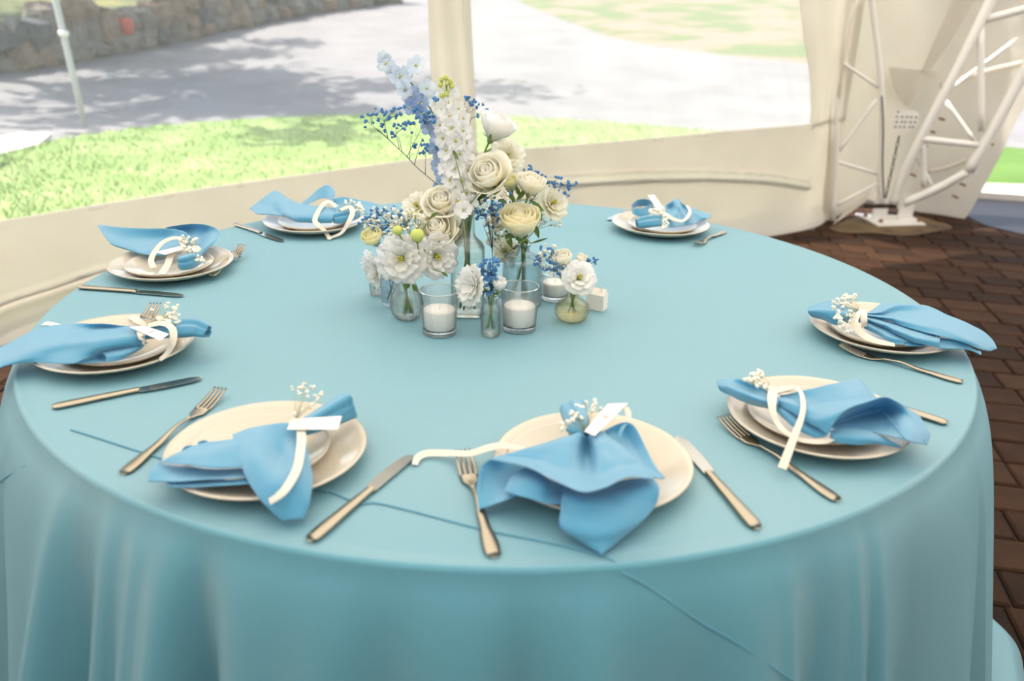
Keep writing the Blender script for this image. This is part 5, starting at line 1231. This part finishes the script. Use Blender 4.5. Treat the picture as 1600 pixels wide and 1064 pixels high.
# gypsophila sprays
def spray(name, label, root, trunk, pts, vk, cols, size, Yc, Ys, seed, sm='dark_stem'):
    random.seed(seed); b = VS[vk]; t = thing(name, b[0] + Vector((0, 0, .008 + seed * .0001)), label, 'flower', 'cut flowers in the glass vases')
    s = MB(); bl_ = {c: MB() for c in cols}
    tr_ = [atY(x, y, Yc) for x, y in trunk]; rt0 = tr_[0]
    s.tube(spl([b[0] + Vector((.003, .002, .012)), Vector((b[0].x, b[0].y, b[1])), rt0], 4), .0009, 5)
    T = spl(tr_, 4) if len(tr_) > 1 else tr_
    if len(T) > 1: s.tube(T, .0008, 5)
    Q_ = [atY(x, y, Yc + random.uniform(-Ys, Ys)) for x, y in pts]
    nodes = []
    for k in range(0, len(Q_), 7):
        q = Q_[k]; p = min(T, key=lambda v: (v - q).length); pr = T[max(0, T.index(p) - 5)] if len(T) > 1 else p
        nd = pr.lerp(q, .62); s.tube([pr, pr.lerp(nd, .5) + Vector((0, 0, .0015)), nd], [.0007, .0005, .0004], 4); nodes.append(nd)
    for i, q in enumerate(Q_):
        nd = min(nodes, key=lambda v: (v - q).length + random.uniform(0, .004)); s.tube([nd, nd.lerp(q, .5) + Vector((random.uniform(-.002, .002), 0, .001)), q], .00026, 4)
        c = cols[0] if len(cols) == 1 else random.choices(cols, (3, 2))[0]; rr = size * mpx(q) * random.uniform(.75, 1.25)
        for _ in range(5): bl_[c].ball(q + Vector([random.gauss(0, rr * .35) for _ in range(3)]), rr * .68)
    s.build('stems', sm, t)
    for c in cols:
        o = bl_[c].build('blossoms', c, t); o['kind'] = 'stuff'
        if len(cols) > 1: o['label'] = 'tiny blue blossoms' if 'blue' in c else 'tiny white blossoms'
def cloud(cx, cy, rx, ry, n, seed):
    random.seed(seed); out = []
    while len(out) < n:
        x, y = random.uniform(-1, 1), random.uniform(-1, 1)
        if x * x + y * y < 1: out.append((cx + x * rx, cy + y * ry))
    return out
P1 = [(60, 480), (80, 545), (130, 520), (145, 430), (165, 500), (180, 540), (200, 570), (185, 450), (225, 480), (265, 435), (270, 480), (290, 430), (300, 465), (325, 415), (260, 530), (285, 530), (245, 575), (260, 600), (320, 520), (320, 555), (350, 520), (370, 580), (380, 520), (395, 490), (400, 430), (430, 450), (420, 510), (440, 500), (460, 520), (480, 480), (485, 510), (475, 450), (510, 515), (435, 630), (430, 655), (455, 655), (460, 690), (440, 700), (415, 705), (455, 675), (385, 670), (395, 650), (80, 510), (100, 470), (120, 470), (210, 465), (235, 495), (245, 450), (190, 530), (275, 550), (330, 530), (360, 525), (385, 440), (410, 480), (450, 480), (500, 480), (520, 380), (510, 370), (150, 465), (525, 670), (220, 500), (280, 470), (300, 540)]
spray('blue_gypsophila', 'large blue-dyed gypsophila spray fanning out to the left of the white spike', None, [(703, 306), (678, 284), (652, 262), (636, 245), (620, 230), (602, 213), (590, 203)], X(P1, 550, 60, 3.94), 'v2', ['blossom_blue'], 3.1, -.02, .02, 1)
P2 = [(695, 360), (715, 370), (745, 385), (780, 405), (805, 410), (840, 450), (730, 410), (745, 408), (770, 425), (770, 470), (685, 410), (725, 395), (760, 392), (775, 480), (705, 365), (835, 445)]
spray('blue_gypsophila', 'small blue-dyed gypsophila tip standing behind the topmost rose', None, [(728, 250), (731, 215), (735, 190)], X(P2, 550, 60, 3.94), 'v2', ['blossom_blue'], 2.9, .05, .02, 2)
P3 = [(1060, 810), (1100, 790), (1105, 805), (1125, 820), (1145, 825), (1170, 840), (1190, 855), (1180, 905), (1200, 880), (1215, 885), (1230, 890), (1250, 890), (1270, 860), (1290, 860), (1250, 915), (1280, 910), (1290, 895), (1270, 935), (1330, 885), (1330, 910), (1350, 905), (1370, 905), (1385, 890), (1335, 930), (1310, 950), (1330, 970), (1305, 970), (1245, 900), (1265, 895), (1210, 895), (1255, 855)]
spray('blue_gypsophila', 'blue-dyed gypsophila spray reaching out at the right of the bouquet', None, [(820, 330), (840, 300), (852, 285), (870, 283)], X(P3, 550, 60, 3.94), 'v3', ['blossom_blue'], 2.7, .01, .02, 3)
spray('mixed_gypsophila', 'dense blue and white gypsophila cloud at the left side of the bouquet', None, [(625, 400), (618, 370), (608, 350), (598, 340)], cloud(604, 345, 36, 24, 110, 4) + cloud(578, 350, 18, 14, 14, 5), 'v6', ['blossom_blue', 'blossom_white'], 2.8, -.08, .03, 4)
spray('white_gypsophila', 'fine white gypsophila cloud behind the round green bud', None, [(636, 420), (640, 370), (640, 345)], cloud(640, 343, 26, 18, 70, 6), 'v1', ['blossom_white'], 2.2, -.12, .02, 5, 'dry_stem')
spray('blue_gypsophila', 'blue-dyed gypsophila tucked between the two tall bottles', None, [(770, 420), (768, 380), (762, 350)], cloud(765, 332, 22, 26, 60, 7) + cloud(785, 310, 16, 14, 16, 17), 'v3', ['blossom_blue', 'blossom_white'], 2.8, -.07, .02, 6)
spray('white_gypsophila', 'white gypsophila in the shade under the cream rose of the grey-tinted bottle', None, [(800, 420), (785, 390), (780, 375)], cloud(777, 372, 18, 16, 45, 8), 'v3', ['blossom_white'], 2.4, -.03, .02, 7, 'dry_stem')
spray('blue_gypsophila', 'blue-dyed gypsophila standing up out of the tiny bottle', None, [(767, 462), (767, 440), (768, 425)], cloud(768, 420, 19, 17, 42, 9) + cloud(764, 445, 10, 18, 20, 10), 'v4', ['blossom_blue'], 3.0, -.215, .015, 8)
spray('mixed_gypsophila', 'thin blue and white gypsophila over the gold-tinted bulb vase', None, [(888, 450), (875, 430), (862, 412), (850, 400)], cloud(862, 408, 28, 18, 70, 11) + cloud(872, 425, 14, 8, 12, 12) + cloud(855, 392, 20, 12, 14, 15), 'v5', ['blossom_blue', 'blossom_white'], 2.3, -.115, .02, 9, 'dry_stem')
spray('blue_gypsophila', 'few blue gypsophila dots at the far right of the gold-tinted vase', None, [(893, 452), (905, 425), (915, 412)], X([(1440, 415), (1475, 405), (1480, 430), (1445, 450), (1435, 440), (1360, 435), (1380, 440), (1490, 415), (1450, 455)], 550, 300, 3.902), 'v5', ['blossom_blue'], 2.9, -.10, .015, 10)
spray('white_gypsophila', 'sparse white gypsophila stars at the right under the ruffled cream bloom', None, [(815, 385), (840, 355), (855, 345)], cloud(858, 345, 26, 12, 24, 13), 'v3', ['blossom_white'], 1.9, .0, .02, 11, 'dry_stem')
# leafy stems
def leafy(vk, label, seed, specs, Y):
    random.seed(seed); b = VS[vk]; t = thing('leafy_stem', b[0] + Vector((0, .001, .01)), label, 'foliage', 'cut flowers in the glass vases')
    mouth = Vector((b[0].x, b[0].y, b[1])); s = MB()
    s.tube([b[0] + Vector((0, 0, .015)), mouth, mouth + Vector((0, 0, .02))], .0016, 6)
    for x0, y0, x1, y1, w_ in specs:
        p = atY(x0, y0, Y); q = atY(x1, y1, Y - .01); s.tube([mouth + Vector((0, 0, .015)), p], .0009, 5); d = q - p; sd = d.cross(Vector((0, -1, .4))).normalized(); L = d.length
        MB().grid([[p + d * tt - sd * w_ * mpx(p) * math.sin(PI * min(.98, tt * .93 + .05)), p + d * tt + Vector((0, .002, -.001)), p + d * tt + sd * w_ * mpx(p) * math.sin(PI * min(.98, tt * .93 + .05))] for tt in [i / 6 for i in range(7)]]).build('leaf', 'leaf', t, thick=.0004)
    s.build('stalks', 'stem', t)
leafy('v3', 'dark green leaves around the cream roses over the grey-tinted bottle', 51, [(805, 315, 790, 295, 4), (808, 312, 822, 296, 4), (800, 318, 778, 312, 4), (838, 318, 846, 345, 5), (828, 312, 850, 330, 3.5), (835, 350, 842, 372, 4), (795, 330, 788, 352, 4), (790, 360, 800, 388, 5), (812, 306, 806, 290, 3.5), (830, 380, 856, 372, 1.6)], -.03)
leafy('v2', 'green leaves and calyx in the tall bottle mouth', 52, [(736, 325, 744, 296, 4), (738, 330, 752, 306, 4), (727, 330, 722, 312, 3), (708, 235, 716, 250, 2.5), (780, 268, 776, 285, 2.5), (741, 315, 765, 300, 3)], -.06)
leafy('v1', 'dark leaves beneath the big white ruffled bloom', 53, [(640, 440, 634, 452, 4), (645, 445, 652, 456, 4), (672, 340, 684, 332, 3), (690, 425, 700, 432, 2)], -.15)
